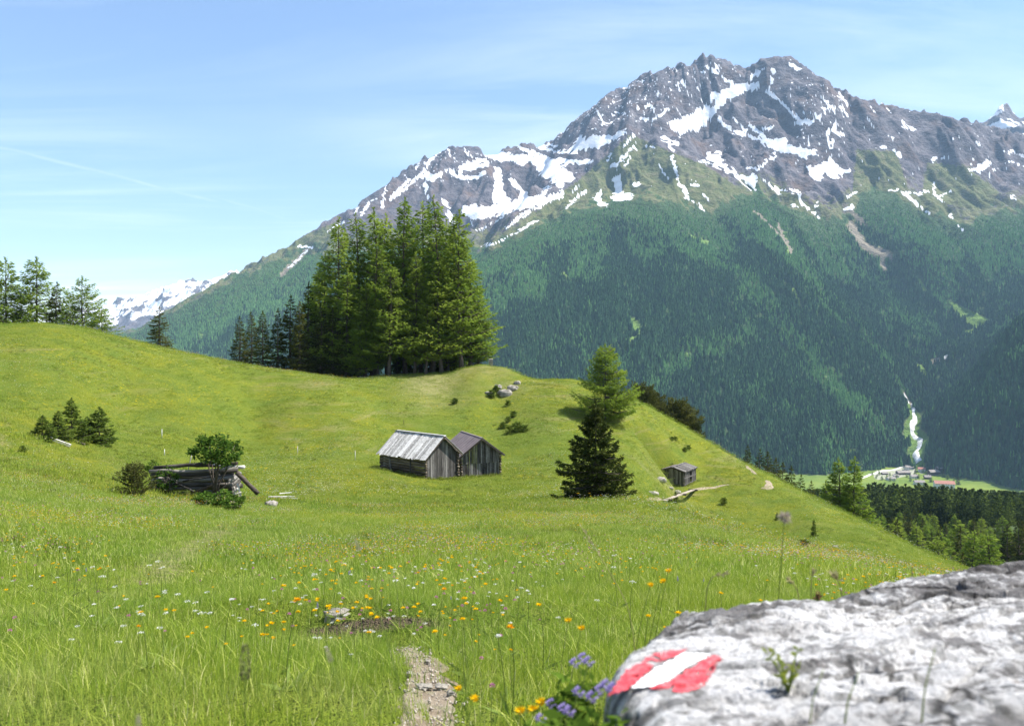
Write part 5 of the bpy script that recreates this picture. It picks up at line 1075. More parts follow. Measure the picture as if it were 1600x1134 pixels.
Xs = CEN[0]+(rb[None]+bul)*np.cos(th)[None]; Ys = CEN[1]+(rb[None]+bul)*np.sin(th)[None]; Zs = zt+(zb-zt)*k**1.25
X = np.concatenate([X, Xs]); Y = np.concatenate([Y, Ys]); Z = np.concatenate([Z, Zs]); nr, ncx = X.shape
V = np.stack([X, Y, Z], -1).reshape(-1, 3); i = np.arange(nr*ncx).reshape(nr, ncx); j = np.roll(i, -1, 1)
f4 = np.stack([i[:-1], i[1:], j[1:], j[:-1]], -1).reshape(-1, 4); V = np.concatenate([V, [[CEN[0], CEN[1], float(hrock(np.array([CEN[0]]), np.array([CEN[1]]))[0])]]]); f3 = np.stack([i[0], j[0], np.full(ncx, nr*ncx)], 1)
_f = .22*fbm(X*3, Y*3, 3, 5); lich = np.concatenate([(sstep(1.38, 1.85, Y+_f)*1.0).ravel(), [0]])
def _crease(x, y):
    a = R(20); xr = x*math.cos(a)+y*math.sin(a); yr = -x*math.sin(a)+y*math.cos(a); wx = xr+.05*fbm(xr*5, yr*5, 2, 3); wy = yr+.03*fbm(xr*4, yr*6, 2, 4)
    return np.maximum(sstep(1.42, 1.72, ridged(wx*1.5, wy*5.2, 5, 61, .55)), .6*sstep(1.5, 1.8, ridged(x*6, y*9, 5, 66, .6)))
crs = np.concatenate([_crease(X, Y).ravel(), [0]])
def mat_boulder():
    g = G('white_limestone'); p = g.pos(); pr = g.scale(p, (1.2, 3.4, 3.4), (0, 0, R(-18)))
    n = g.noise(3.2, pr, 8, .62); n2 = g.noise(15., p, 7, .7); n3 = g.noise(120., p, 5, .75); lc = g.attr('lichen')
    c = g.ramp(n2, [(.28, (.44, .435, .425)), (.40, (.68, .675, .665)), (.50, (.77, .765, .755)), (.7, (.80, .795, .785))])
    big = g.noise(2.1, g.scale(p, (1, 1.8, 1.8), (0, 0, R(-18))), 4, .6)
    c = g.mix(g.maprange(big, .48, .66, 0, .5), c, (.24, .238, .235))
    m = g.math('ADD', g.math('ADD', n, g.math('MULTIPLY', g.math('SUBTRACT', lc, .25), .13)), g.math('MULTIPLY', g.math('SUBTRACT', n2, .5), .55))
    c = g.mix(g.maprange(m, .53, .60, 0, .85), c, (.12, .118, .117)); c = g.mix(g.maprange(m, .64, .78, 0, .75), c, (.042, .040, .039))
    sp = g.noise(9., g.scale(p, (1, 2.2, 1), (0, 0, R(-18))), 7, .78); c = g.mix(g.maprange(sp, .56, .61, 0, .8), c, (.13, .125, .12))
    oc = g.noise(11., p, 4, .6); c = g.mix(g.maprange(oc, .69, .75, 0, .6), c, (.36, .21, .11))
    c = g.mix(g.maprange(n3, .52, .62, 0, .5), c, (.24, .235, .23)); n4 = g.noise(330., p, 3, .7); c = g.mix(g.maprange(n4, .52, .64, 0, .42), c, (.28, .215, .21))
    vr = g.n('ShaderNodeTexVoronoi', {'Scale': 26., 'Vector': p}); lr = g.math('MULTIPLY', g.maprange(vr.outputs[0], .30, .42, 1., 0.), g.maprange(g.n('ShaderNodeSeparateColor', {0: vr.outputs['Color']}).outputs[0], .72, .76)); c = g.mix(g.math('MULTIPLY', lr, .6), c, (.11, .11, .10))
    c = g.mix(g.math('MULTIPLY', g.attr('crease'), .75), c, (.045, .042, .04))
    wv = g.n('ShaderNodeVectorMath', {0: g.scale(p, (1.4, 4.2, 4.2), (0, 0, R(-20))), 1: g.n('ShaderNodeVectorMath', {0: g.n('ShaderNodeTexNoise', {'Scale': 6., 'Detail': 5., 'Vector': p}).outputs['Color'], 1: (.55, .55, .55)}, operation='MULTIPLY').outputs[0]}, operation='ADD').outputs[0]
    ck = g.n('ShaderNodeTexVoronoi', {'Scale': 1.9, 'Vector': wv}, feature='DISTANCE_TO_EDGE').outputs[0]; ckm = g.math('MULTIPLY', g.maprange(ck, .008, .055, 1., 0.), g.maprange(g.noise(2.6, p, 3, .6), .40, .52))
    c = g.mix(g.math('MULTIPLY', ckm, .9), c, (.035, .032, .03)); n2 = g.math('SUBTRACT', n2, g.math('MULTIPLY', ckm, .5))
    h = g.math('ADD', g.math('ADD', n2, g.math('ADD', g.math('MULTIPLY', n3, .5), g.math('MULTIPLY', n4, .2))), g.math('MULTIPLY', sp, -.5))
    return g.done(g.bsdf(c, .92, g.bump(h, 1.0, .02), .2))
boulder = empty('boulder', (1.15, 1.35, -1.3), 'big white limestone boulder with a painted red and white trail mark', 'boulder')
me = mesh_np('rock', V-np.array([1.15, 1.35, -1.3]), [f4, f3], True, {'lichen': lich, 'crease': crs}); link('rock', me, mat_boulder(), boulder)
def rock_at(u, v):
    """point of the boulder's top seen at a point of the photo"""
    u = np.asarray(u, float); v = np.asarray(v, float); lo = np.full(u.shape, .6); hi = np.full(u.shape, 2.6)
    for _ in range(40):
        y = (lo+hi)/2; b = (HZ-v)/F*y < hrock((u-800)/F*y, y); hi = np.where(b, y, hi); lo = np.where(b, lo, y)
    y = (lo+hi)/2; x = (u-800)/F*y; return np.stack([x, y, hrock(x, y)], -1)
def mat_paint(name, col_, wear):
    g = G(name); p = g.pos(); n = g.noise(60., p, 5, .7); c = g.mix(g.maprange(n, .45, .7, 0, .5), col_, tuple(.6*q+.25 for q in col_)); chip = g.math('ADD', g.noise(45., p, 7, .78), g.math('MULTIPLY', g.math('SUBTRACT', g.noise(9., p, 3, .6), .5), .7))
    b = g.bsdf(c, .75, g.bump(n, .5, .004), .2); return g.done(g.n('ShaderNodeMixShader', {0: g.maprange(g.math('ADD', chip, g.attr('edge')), wear, wear+.10), 1: b, 2: g.n('ShaderNodeBsdfTransparent').outputs[0]}).outputs[0])
P_RED = mat_paint('red_trail_paint', (.46, .045, .06), .53); P_WHITE = mat_paint('white_trail_paint', (.82, .82, .81), .62)
def stripe(name, poly, mat, lift, wear=.35, fade=None):
    poly = np.array(poly, float); u0, v0 = poly.min(0)-3; u1, v1 = poly.max(0)+3; gu = np.arange(u0, u1, .8); gv = np.arange(v0, v1, .5); Ug, Vg = np.meshgrid(gu, gv)
    P_ = rock_at(Ug, Vg); P_[..., 2] += lift; Q = P_.reshape(-1, 3)-np.array([1.15, 1.35, -1.3]); jag = 2.2*fbm(Ug/9, Vg/6, 4, 21); ins = poly_in(Ug+jag, Vg+jag*.5, [tuple(q) for q in poly])
    ed = np.where(ins, np.clip(1-seg_d(Ug+jag, Vg+jag*.5, [tuple(q) for q in poly]+[tuple(poly[0])], 7.0), 0, 1)*.16, .3)
    if fade is not None: ed = ed+.30*np.clip(1-np.hypot((Ug-fade[0])/fade[2], (Vg-fade[1])/fade[3]), 0, 1)
    f = grid_faces(*Ug.shape)[:, ::-1]; f = f[ins.ravel()[f].all(1)]; V_, F_, A_ = submesh(Q, f, {'edge': ed}); return link(name, mesh_np(name, V_, F_, True, A_), mat, boulder)
stripe('red_stripe', [(947,1088),(975,1050),(1015,1022),(1050,1012),(1082,1012),(1066,1021),(1020,1046),(984,1077),(960,1087)], P_RED, .0013, .2, (1045, 1008, 38, 14))
stripe('white_stripe', [(985,1076),(1022,1045),(1068,1021),(1113,1021),(1080,1040),(1046,1063),(1018,1074)], P_WHITE, .0017, .0)
stripe('red_stripe', [(1012,1076),(1048,1062),(1082,1040),(1114,1022),(1148,1021),(1118,1048),(1096,1076),(1068,1084)], P_RED, .0013, .2, (1140, 1030, 34, 26))

# ================================================================ GRASS
def tuft(seed, n, r, hmin, hmax, w, lean=.35, segs=3):
    rs = np.random.default_rng(seed); a = rs.uniform(0, 6.28, n); d = np.sqrt(rs.random(n))*r; bx, by = np.cos(a)*d, np.sin(a)*d; h = rs.uniform(hmin, hmax, n)*(1-.25*(d/r))
    la = rs.uniform(0, 6.28, n); lm = np.abs(rs.normal(0, lean, n))*h; wv = rs.uniform(0, 6.28, n); ww = w*rs.uniform(.6, 1.3, n); Vs = []
    for k in range(segs+1):
        t = k/segs; cx = bx+np.cos(la)*lm*t*t; cy = by+np.sin(la)*lm*t*t; cz = h*t*(1-.12*t*(lm/h)); q = ww*(1-t**1.6)*.5
        Vs.append(np.stack([cx+np.cos(wv)*q, cy+np.sin(wv)*q, cz], 1)); Vs.append(np.stack([cx-np.cos(wv)*q, cy-np.sin(wv)*q, cz], 1))
    V = np.stack(Vs, 1); m = 2*(segs+1); f = []
    base = (np.arange(n)*m)[:, None]
    for k in range(segs): f.append(base+np.array([[2*k, 2*k+1, 2*k+3, 2*k+2]]))
    return mesh_np('tuft', V.reshape(-1, 3), np.concatenate(f), True, {'rnd': np.repeat(rs.random(n), m)})
def mat_grass(name, k=1.0, dry=.10):
    g = G(name); p = g.pos(); r = g.attr('rnd'); c = meadow_color(g, p); kn = g.noise(1.1, p, 4, .7); c = g.mix(g.maprange(kn, .52, .70, 0, .6), c, (.24, .25, .085)); c = g.mix(g.maprange(kn, .47, .32, 0, .45), c, (.075, .14, .03))
    c = g.mix(g.maprange(r, .0, .5, .55, .0), c, (.070, .125, .018)); c = g.mix(g.maprange(r, .6, 1.-dry, 0, .6), c, (.25, .275, .050)); c = g.mix(g.maprange(r, 1.-dry, 1., 0, .85), c, (.42, .38, .20))
    hs = g.n('ShaderNodeHueSaturation', {'Color': c, 'Value': k, 'Saturation': 1.0}).outputs[0]
    return g.leaf(hs, .45)
M_GRASS = mat_grass('meadow_grass', 1.95, .09); M_GRASSFAR = mat_grass('meadow_grass_far', 1.65, .06)
T_NEAR = [proto('tuft', tuft(10+i, 34, .11, .04, (.10, .125, .09, .15)[i], .0032, .65), M_GRASS) for i in range(4)]
T_MID = [proto('tuft', tuft(20+i, 54, .30, .05, (.14, .19, .13)[i], .0075, .65), M_GRASS) for i in range(3)]
T_FAR = [proto('tuft', tuft(30+i, 60, .85, .05, (.16, .22, .13)[i], .026, .6, 2), M_GRASSFAR) for i in range(3)]
FAINT = np.array([px(u, v, 5.)[:2] for u, v in ((225, 915), (262, 888), (300, 858), (335, 832), (380, 806))]); TR_W = .125
def clear_of(x, y):
    ok = line_d(x, y, TRAIL_XY) > TR_W+.035*rng.normal(size=x.shape)
    ok &= ~((np.abs(x+1.1+.2*rng.normal(size=x.shape)) < .6) & (np.abs(y-6.05) < .10))
    for q in ((.5, 2.4, .55, 2.25),): pass
    ok &= ~((line_d(x, y, FAINT) < .28) & (rng.random(x.shape) < .8))
    ins = poly_in(x, y, [tuple(q) for q in OUT]); ok &= ~ins
    return ok
SHEDS = [(B1, R(50), 0, 4.2, 5.75), (B2, R(24), 0, 4.1, 5.0), (B3, R(-35), -3.2, 0, 4.2)]
def off_sheds(x, y):
    ok = np.ones(x.shape, bool)
    for b, a, x0, x1, L in SHEDS:
        dx, dy = x-b[0], y-b[1]; lx = dx*math.cos(a)+dy*math.sin(a); ly = -dx*math.sin(a)+dy*math.cos(a); ok &= ~((lx > x0) & (lx < x1) & (ly > 0) & (ly < L))
    return ok
def field(n, y0, y1, seed, wide=.70, pad=.8, xmax=None):
    rs = np.random.default_rng(seed); y = np.sqrt(rs.uniform(max(y0, 0)**2, y1**2, n)); x = rs.uniform(-1, 1, n)*(wide*y+pad)
    k = clear_of(x, y) if y0 < 30 else off_sheds(x, y)
    if xmax is not None: k &= x < xmax
    return x[k], y[k]
def grass(name, x, y, protos, smin, smax, seed, label, tilt=.12, zsc=None):
    rs = np.random.default_rng(seed); n = len(x); z = Zn(x, y)-.01; s = rs.uniform(smin, smax, n); hz_ = s*(.75+.5*np.clip(fbm(x/3., y/3., 3, 51)+.5, 0, 1)) if zsc is None else s*zsc
    rot = np.stack([rs.normal(0, tilt, n), rs.normal(0, tilt, n), rs.uniform(0, 6.28, n)], 1)
    return scatter(name, np.stack([x, y, z], 1), rot, np.stack([s, s, hz_], 1), rs.integers(0, len(protos), n), protos, {}, label, 'grass')
x, y = field(NG1, .75, 10.5, 1); grass('grass', x, y, T_NEAR, .75, 1.3, 2, 'long fine meadow grass around the trail in front')
x, y = field(NG2, 9.5, 37, 3); grass('grass', x, y, T_MID, .8, 1.3, 4, 'thick meadow grass between the trail and the ruin')
x, y = field(NG3, 35, 142, 5, xmax=62); grass('grass', x, y, T_FAR, .7, 1.3, 6, 'short grass of the sunny slopes around the sheds')

T_TUSS = [proto('tuft', tuft(40+i, 46, .24, .10, (.30, .38)[i], .014, .55), mat_grass('tussock_grass', (.85, 1.15)[i], .2)) for i in range(2)]
x, y = field(26000, 11, 140, 25, xmax=60); q = fbm(x/9., y/14., 4, 33)+.5*fbm(x/2.2, y/2.2, 2, 35); k = q+np.random.default_rng(3).normal(0, .15, len(x)) > .30; x, y = x[k], y[k]; grass('tussocks', x, y, T_TUSS, .5, 1.15, 8, 'darker tussocks of coarse grass scattered over the slopes', zsc=.8)
wp = []
for b, a, x0, x1, L in SHEDS:
    for k in range(64):
        t = rng.random(); o = rng.uniform(.12, .45); lx, ly = ((x0+(x1-x0)*t, -o) if k % 4 == 0 else (x0-o, L*t) if k % 4 == 1 else (x1+o, L*t) if k % 4 == 2 else (x0+(x1-x0)*t, -o*2.2)); wp.append((b[0]+lx*math.cos(a)-ly*math.sin(a), b[1]+lx*math.sin(a)+ly*math.cos(a)))
for k in range(50): wp.append((c0[0]+rng.uniform(-3, 3.2), c0[1]+rng.uniform(-.9, .3)))
wp = np.array(wp); grass('weeds', wp[:, 0], wp[:, 1], T_TUSS, .7, 1.5, 81, 'tall weeds growing along the walls of the sheds and the ruin', zsc=1.1)
# ================================================================ FLOWERS
def mat_petal(name, c, t=.3):
    g = G(name); r = g.attr('rnd'); return g.leaf(g.mix(g.maprange(r, 0, 1, 0, .35), c, tuple(q*.6 for q in c)), t)
P_YEL = mat_petal('yellow_petal', (.80, .50, .008)); P_ORA = mat_petal('orange_petal', (.80, .36, .01)); P_WHI = mat_petal('white_petal', (.78, .78, .72)); P_PUR = mat_petal('mauve_petal', (.36, .29, .58)); P_PIN = mat_petal('pink_petal', (.52, .20, .36)); P_STEM = mat_petal('flower_stem', (.17, .23, .055)); P_SEED = mat_petal('seed_head', (.42, .36, .29)); P_BROWN = mat_petal('brown_spike', (.17, .18, .075))
def head_mesh(kind, seed, r):
    rs = np.random.default_rng(seed)
    if kind == 'disc':
        n = 26; a = np.arange(n)*2.399; ring = np.repeat([1., .72], n//2); el = np.where(ring > .9, .25, .75)+rs.normal(0, .12, n); d = np.stack([np.cos(a)*np.cos(el), np.sin(a)*np.cos(el), np.sin(el)], 1); return leafquads(np.zeros((n, 3))+d*.12*r, d, r*ring*rs.uniform(.85, 1.1, n), np.full(n, r*.36), np.random.default_rng(1))
    if kind == 'ball':
        n = 60; d = rs.normal(size=(n, 3)); d /= np.linalg.norm(d, axis=1)[:, None]; d[:, 2] = np.abs(d[:, 2])*1.1-.25; return leafquads(d*.45*r, d, r*.6*rs.uniform(.7, 1.2, n), np.full(n, r*.28), rs)
    if kind == 'umbel':
        n = 34; a = rs.uniform(0, 6.28, n); q = np.sqrt(rs.random(n))*r; p = np.stack([np.cos(a)*q, np.sin(a)*q, rs.normal(0, .05*r, n)-q*q/r*.25], 1); d = rs.normal(size=(n, 3)); d[:, 2] = np.abs(d[:, 2])*.4; d /= np.linalg.norm(d, axis=1)[:, None]; return leafquads(p, d, np.full(n, r*.32), np.full(n, r*.26), rs)
    if kind == 'spike':
        n = 220; t = rs.random(n); a = rs.uniform(0, 6.28, n); rr_ = r*.20*np.sqrt(np.clip(1-((t-.48)/.54)**2, .02, 1)); p = np.stack([np.cos(a)*rr_, np.sin(a)*rr_, (t-.5)*2.4*r], 1); d = np.stack([np.cos(a), np.sin(a), np.full(n, .9)], 1); d /= np.linalg.norm(d, axis=1)[:, None]; return leafquads(p*.8, d, np.full(n, r*.24)*(1.1-.6*t), np.full(n, r*.09), rs)
    if kind == 'puff':
        n = 240; d = rs.normal(size=(n, 3)); d /= np.linalg.norm(d, axis=1)[:, None]; return leafquads(d*.12*r, d, r*rs.uniform(.75, 1.05, n), np.full(n, r*.07), rs)
def flower_proto(kind, mat, r, H, seed, name, curve=.12, leaf=True):
    rs = np.random.default_rng(seed); mb = MB(); t = np.linspace(0, 1, 7); pts = np.stack([curve*H*t*t, .3*curve*H*np.sin(t*3), H*t], 1); mb.tube(pts, np.linspace(.0022, .0012, 7)*max(1, r/.018), 5)
    if leaf:
        n = 5; a = rs.uniform(0, 6.28, n); d = np.stack([np.cos(a), np.sin(a), np.full(n, .55)], 1); d /= np.linalg.norm(d, axis=1)[:, None]; V, f = leafquads(np.tile([0, 0, .01], (n, 1)), d, np.full(n, H*.35), np.full(n, H*.05), rs); mb.add(V, F4=f)
    st = mesh_np(name+'_stem', np.concatenate(mb.V), [np.concatenate(mb.F4)]+([np.concatenate(mb.F3)] if mb.F3 else []), True, {'rnd': np.concatenate(mb.A)}); st.materials.append(P_STEM)
    V, f = head_mesh(kind, seed, r); V = V+pts[-1]; hd = mesh_np(name+'_head', V, f, False, {'rnd': np.repeat(rs.random(len(f)), 4)}); hd.materials.append(mat); return st, hd, pts[-1]
def flower_thing(name, pr, loc, rz, sc, label, group=None, part='flower_head'):
    o = empty(name, loc, label, 'flower', group, rz); o.scale = (sc, sc, sc); link('stem', pr[0], None, o); link(part, pr[1], None, o); return o
FL = {'y': [flower_proto('disc', P_YEL, .0145, .31, 1, 'yellow'), flower_proto('disc', P_YEL, .0125, .26, 2, 'yellow', -.1)], 'o': [flower_proto('disc', P_ORA, .0145, .31, 3, 'orange')], 'w': [flower_proto('umbel', P_WHI, .019, .29, 4, 'white'), flower_proto('disc', P_WHI, .013, .25, 5, 'white')], 'p': [flower_proto('ball', P_PIN, .012, .24, 6, 'pink')], 'b': [flower_proto('ball', P_PUR, .019, .22, 7, 'blue')], 'v': [flower_proto('spike', P_PUR, .018, .28, 8, 'violet')]}
rs = np.random.default_rng(77)
LBL = {'y': ('yellow_flower', 'yellow daisy-like flower on a thin stem in the front meadow', 'yellow flowers of the front meadow'), 'o': ('orange_flower', 'orange-yellow daisy-like flower on a thin stem in the front meadow', 'orange flowers of the front meadow'), 'w': ('white_flower', 'small white flower in the grass of the front meadow', 'white flowers of the front meadow'), 'p': ('clover_flower', 'pink clover head in the grass of the front meadow', 'pink clover of the front meadow'), 'v': ('violet_flower', 'violet flower spike in the grass of the front meadow', 'violet flowers of the front meadow')}
for kd, n, y0, y1 in (('y', 105, 2.9, 9), ('o', 14, 2.6, 8), ('w', 55, 3.2, 10), ('p', 24, 2.7, 8), ('v', 7, 4, 9)):
    c = 0
    while c < n:
        y = math.sqrt(rs.uniform(y0**2, y1**2)); x = rs.uniform(-1, 1)*.64*y
        if x > 0 and rs.random() < .35: continue
        if fbm(np.array([x/1.4]), np.array([y/1.8]), 2, 13 if kd in 'yo' else 14)[0] < rs.uniform(-.5, .3): continue
        if not clear_of(np.array([x]), np.array([y]))[0]: continue
        pr = FL[kd][c % len(FL[kd])]; nm, lb, gr = LBL[kd]; flower_thing(nm, pr, (x, y, zn(x, y)), rs.uniform(0, 6.28), rs.uniform(.75, 1.35), lb, gr); c += 1
def single(kind, u, v, y, label, name, sc=1.0, rz=0.0):
    """a flower whose head is seen at this point of the photo"""
    q = at(u, v, y); pr = FL[kind][0]; g0 = zn(q[0], y); H = q[2]-g0; k = max(.4, H/pr[2][2])
    o = empty(name, (q[0]-pr[2][0]*k*math.cos(rz), y-pr[2][0]*k*math.sin(rz), g0), label, 'flower', None, rz); o.scale = (1, 1, 1)
    mb = MB(); t = np.linspace(0, 1, 8); pts = np.stack([pr[2][0]*k*t*t, .03*np.sin(t*3), H*t], 1); mb.tube(pts, np.linspace(.0017, .0009, 8), 5, a=.3); mb.build('stem', P_STEM, o, True)
    h = link('flower_head', pr[1].copy(), None, o); h.data.transform(__import__('mathutils').Matrix.Translation((-pr[2][0], -pr[2][1], -pr[2][2]))); h.location = pts[-1]; h.scale = (sc, sc, sc); h.rotation_euler = (.5, 0, 0)
for u, v, y, lb in ((1044,892,2.9,'yellow flower highest of the three left of the boulder top'),(1036,908,2.8,'yellow flower in the middle of the three left of the boulder top'),(1017,914,2.75,'yellow flower leftmost of the three left of the boulder top'),(908,982,2.5,'orange-yellow flower above the mauve flowers beside the boulder'),(887,970,2.6,'small yellow flower left of the orange-yellow one beside the boulder'),(845,1098,1.75,'topmost of the three big yellow flowers at the bottom edge'),(812,1112,1.7,'left one of the three big yellow flowers at the bottom edge'),(832,1110,1.65,'right one of the three big yellow flowers at the bottom edge'),(742,1092,2.0,'yellow flower right of the trail at the bottom edge'),(716,1076,2.4,'yellow flower close to the right border of the trail')): single('y', u, v, y, lb, 'yellow_flower', .9, rng.uniform(-.5, .5))
for k, (u, v, y) in enumerate(((910,1028,1.5),(898,1036,1.55),(920,1034,1.45),(948,1072,1.22),(938,1078,1.25),(958,1077,1.2),(905,1082,1.4),(925,1090,1.3),(880,1108,1.4),(860,1100,1.5),(890,1112,1.35),(846,1124,1.45))): single('b', u, v, y, ('mauve globe flower in the topmost trio beside the left edge of the boulder','mauve globe flower touching the left edge of the boulder below the red paint','mauve globe flower in the low group at the bottom edge beside the boulder')[min(2, k//3)], 'globe_flower', .62, rng.uniform(-.6, .6))
for o in [o for o in scene.objects if o.name.startswith('globe_flower')]: o['group'] = {'t': 'topmost mauve flowers', 'e': 'mauve flowers on the boulder edge', 'l': 'low mauve flowers'}['t' if 'topmost' in o['label'] else 'e' if 'touching' in o['label'] else 'l']
# stuff: what nobody could count further back
def fproto(kind, mat, r, n, spread, h, seed):
    rs = np.random.default_rng(seed); Vs, Fs, c = [], [], 0
    for k in range(n):
        V, f = head_mesh(kind, seed*50+k, r); V = V+[rs.uniform(-spread, spread), rs.uniform(-spread, spread), h*rs.uniform(.7, 1.15)]; Vs.append(V); Fs.append(f+c); c += len(V)
    return proto('heads', mesh_np('heads', np.concatenate(Vs), np.concatenate(Fs), False, {'rnd': np.repeat(rs.random(c//4), 4)}), mat)
FP = [fproto('disc', P_YEL, .015, 4, .3, .24, 1), fproto('disc', P_YEL, .012, 3, .35, .20, 2), fproto('umbel', P_WHI, .013, 6, .3, .23, 3), fproto('ball', P_PIN, .011, 3, .3, .21, 4)]
x, y = field(20000, 3.0, 46, 9); rs = np.random.default_rng(10); q = fbm(x/4., y/6., 3, 13); k = q+rs.normal(0, .18, len(x)) > .12; x, y = x[k], y[k]; n = len(x)
grass_i = rs.choice(4, n, p=[.33, .22, .33, .12]); rot = np.zeros((n, 3)); rot[:, 2] = rs.uniform(0, 6.28, n); s = rs.uniform(.8, 1.3, n)
scatter('meadow_flowers', np.stack([x, y, Zn(x, y)], 1), rot, np.stack([s, s, s], 1), grass_i, FP, {}, 'yellow, white and pink meadow flowers too many to count', 'flowers')
FQ = [fproto('disc', P_YEL, .035, 6, 1.0, .20, 11), fproto('umbel', P_WHI, .035, 3, 1., .22, 12)]
x, y = field(15000, 40, 138, 19, xmax=55); q = fbm(x/14., y/26., 3, 23); k = (q+rs.normal(0, .12, len(x)) > .22); x, y = x[k], y[k]; n = len(x); rot = np.zeros((n, 3)); rot[:, 2] = rs.uniform(0, 6.28, n); s = rs.uniform(.8, 1.3, n)
scatter('hillside_flowers', np.stack([x, y, Zn(x, y)], 1), rot, np.stack([s, s, s], 1), (rs.random(n) < .15).astype(int), FQ, {}, 'drifts of yellow flowers on the sunny slope', 'flowers')

# ================================================================ TALL STALKS CLOSE TO THE CAMERA
def stalk(name, kind, mat, u, v, y, base_u, base_y, r, label, bow=.1, rad=.0012, cat='seed head', tiltx=0.0):
    q = at(u, v, y); bx = (base_u-800)/F*base_y; b = np.array([bx, base_y, zn(bx, base_y)]); o = empty(name, b, label, cat); t = np.linspace(0, 1, 14)[:, None]; d = q-b
    pts = d*t; pts[:, 2] += np.linalg.norm(d[:2])*.0+bow*np.sin(np.pi*t[:, 0])*.5; pts[:, 0] -= 0; mb = MB(); mb.tube(pts, np.linspace(rad*1.2, rad*.8, 14), 6, a=.2); mb.build('stem', P_STEM, o, True)
    V, f = head_mesh(kind, 5+int(u), r); h = link('head', mesh_np('head', V, f, False, {'rnd': np.repeat(rng.random(len(f)), 4)}), mat, o); h.location = pts[-1]; dd = pts[-1]-pts[-3]; h.rotation_euler = Vector(dd).to_track_quat('Z', 'Y').to_euler(); return o
stalk('plantain_head', 'spike', P_SEED, 558, 850, 1.25, 760, 1.30, .011, 'pale plantain head on a long stalk in the middle of the meadow', .18)
stalk('plantain_head', 'spike', P_SEED, 514, 1022, 1.10, 740, 1.15, .012, 'pale plantain head on a bent stalk left of the trail', .10)
stalk('grass_spike', 'spike', P_BROWN, 383, 1035, 1.3, 384, 1.4, .032, 'dark green grass spike standing upright in the lower left', .0)
stalk('seed_puff', 'puff', P_SEED, 1226, 808, 1.9, 1190, 2.35, .019, 'fluffy pale seed head in front of the steep slope', .02)
stalk('plantain_head', 'spike', P_SEED, 216, 1131, 1.0, 216, 1.05, .012, 'plantain head just showing at the bottom edge of the photo', .0)
def bent(pts, rad, name, label, mat=None, cat='grass stem', plume=None, plain=False):
    b = np.asarray(pts[0], float); pts = np.asarray(pts, float)-b; t = np.linspace(0, 1, 16); s = np.linspace(0, 1, len(pts)); P_ = np.stack([np.interp(t, s, pts[:, k]) for k in range(3)], 1)
    for _ in range(2): P_[1:-1] = (P_[:-2]+P_[1:-1]*2+P_[2:])/4
    o = empty(name, b, label, cat); mb = MB(); mb.tube(P_, np.linspace(rad, rad*.5, 16), 5, a=.5); mb.build('stem', mat or M_DRY, o, True)
    if plain: return o
    n = 26; k = rng.uniform(.72, 1, n); c = np.stack([np.interp(k, t, P_[:, q]) for q in range(3)], 1); d = rng.normal(size=(n, 3))*.5+(P_[-1]-P_[-3])/np.linalg.norm(P_[-1]-P_[-3]); d /= np.linalg.norm(d, axis=1)[:, None]; V, f = leafquads(c, d, np.full(n, plume or .014), np.full(n, .004), rng); link('plume', mesh_np('plume', V, f, False, {'rnd': np.repeat(rng.random(n), 4)}), mat or M_DRY, o); return o
M_DRY = mat_petal('dry_stem', (.40, .36, .18), .35)
def G_(u, v, y): return at(u, v, y)
def base(u, y): x = (u-800)/F*y; return (x, y, zn(x, y))
bent([base(1010, 2.3), G_(990, 960, 2.3), G_(945, 880, 2.3), G_(908, 822, 2.3)], .0014, 'meadow_oat', 'long dry grass stem leaning left of the yellow trio')
bent([base(1090, 2.15), G_(1102, 925, 2.1), G_(1112, 900, 2.1), G_(1134, 895, 2.1)], .0016, 'meadow_oat', 'drooping grass stem behind the left shoulder of the boulder')
bent([base(1250, 2.2), G_(1250, 935, 2.15), G_(1243, 915, 2.15), G_(1232, 905, 2.15)], .0016, 'meadow_oat', 'curled grass stem in the notch of the boulder top')
bent([base(1268, 2.25), G_(1267, 930, 2.2), G_(1268, 905, 2.2), G_(1271, 890, 2.2)], .0016, 'meadow_oat', 'upright grass stem in the notch of the boulder top')
bent([base(1425, 2.4), G_(1426, 905, 2.4), G_(1424, 880, 2.4), G_(1437, 896, 2.38), G_(1444, 905, 2.36)], .0016, 'meadow_oat', 'bent pale stem above the right half of the boulder')
bent([base(1320, 2.3), G_(1318, 935, 2.2), G_(1310, 910, 2.2), G_(1305, 900, 2.2)], .0016, 'meadow_oat', 'brownish plume behind the middle of the boulder', plume=.03)
# plants rooted in the cracks of the boulder
def crack_plant(u, v, H, n, w, label, mat, lean=.5, seed=0):
    p = rock_at(np.array([u]), np.array([v]))[0]; rs = np.random.default_rng(seed); o = empty('crack_plant', p, label, 'plant'); mb = MB(); P_ = []
    for k in range(n):
        a = rs.uniform(0, 6.28); L = H*rs.uniform(.5, 1.1); t = np.linspace(0, 1, 5)[:, None]; e = np.array([math.cos(a)*lean*L, math.sin(a)*lean*L*.6, L]); pts = e*t*np.array([1, 1, 1])+np.array([0, 0, .15*L])*np.sin(np.pi*t); mb.tube(pts, np.linspace(.0016, .0007, 5), 4); P_.append(pts)
    mb.build('stem', P_STEM, o, True); m = 11*n; c = np.concatenate([P_[k][1+rs.integers(0, 4)][None] for k in range(n) for _ in range(11)]); d = rs.normal(size=(m, 3)); d[:, 2] += .4; d /= np.linalg.norm(d, axis=1)[:, None]; V, f = leafquads(c, d, rs.uniform(.6, 1.3, m)*w*2.2, np.full(m, w), rs); link('leaves', mesh_np('leaves', V, f, False, {'rnd': np.repeat(rs.random(m), 4)}), mat, o); return o
M_SPROUT = mat_petal('sprout_leaf', (.26, .30, .045), .4)
crack_plant(1232, 1080, .055, 8, .005, 'small yellowish sprout growing on the face of the boulder', M_SPROUT, .55, 1)
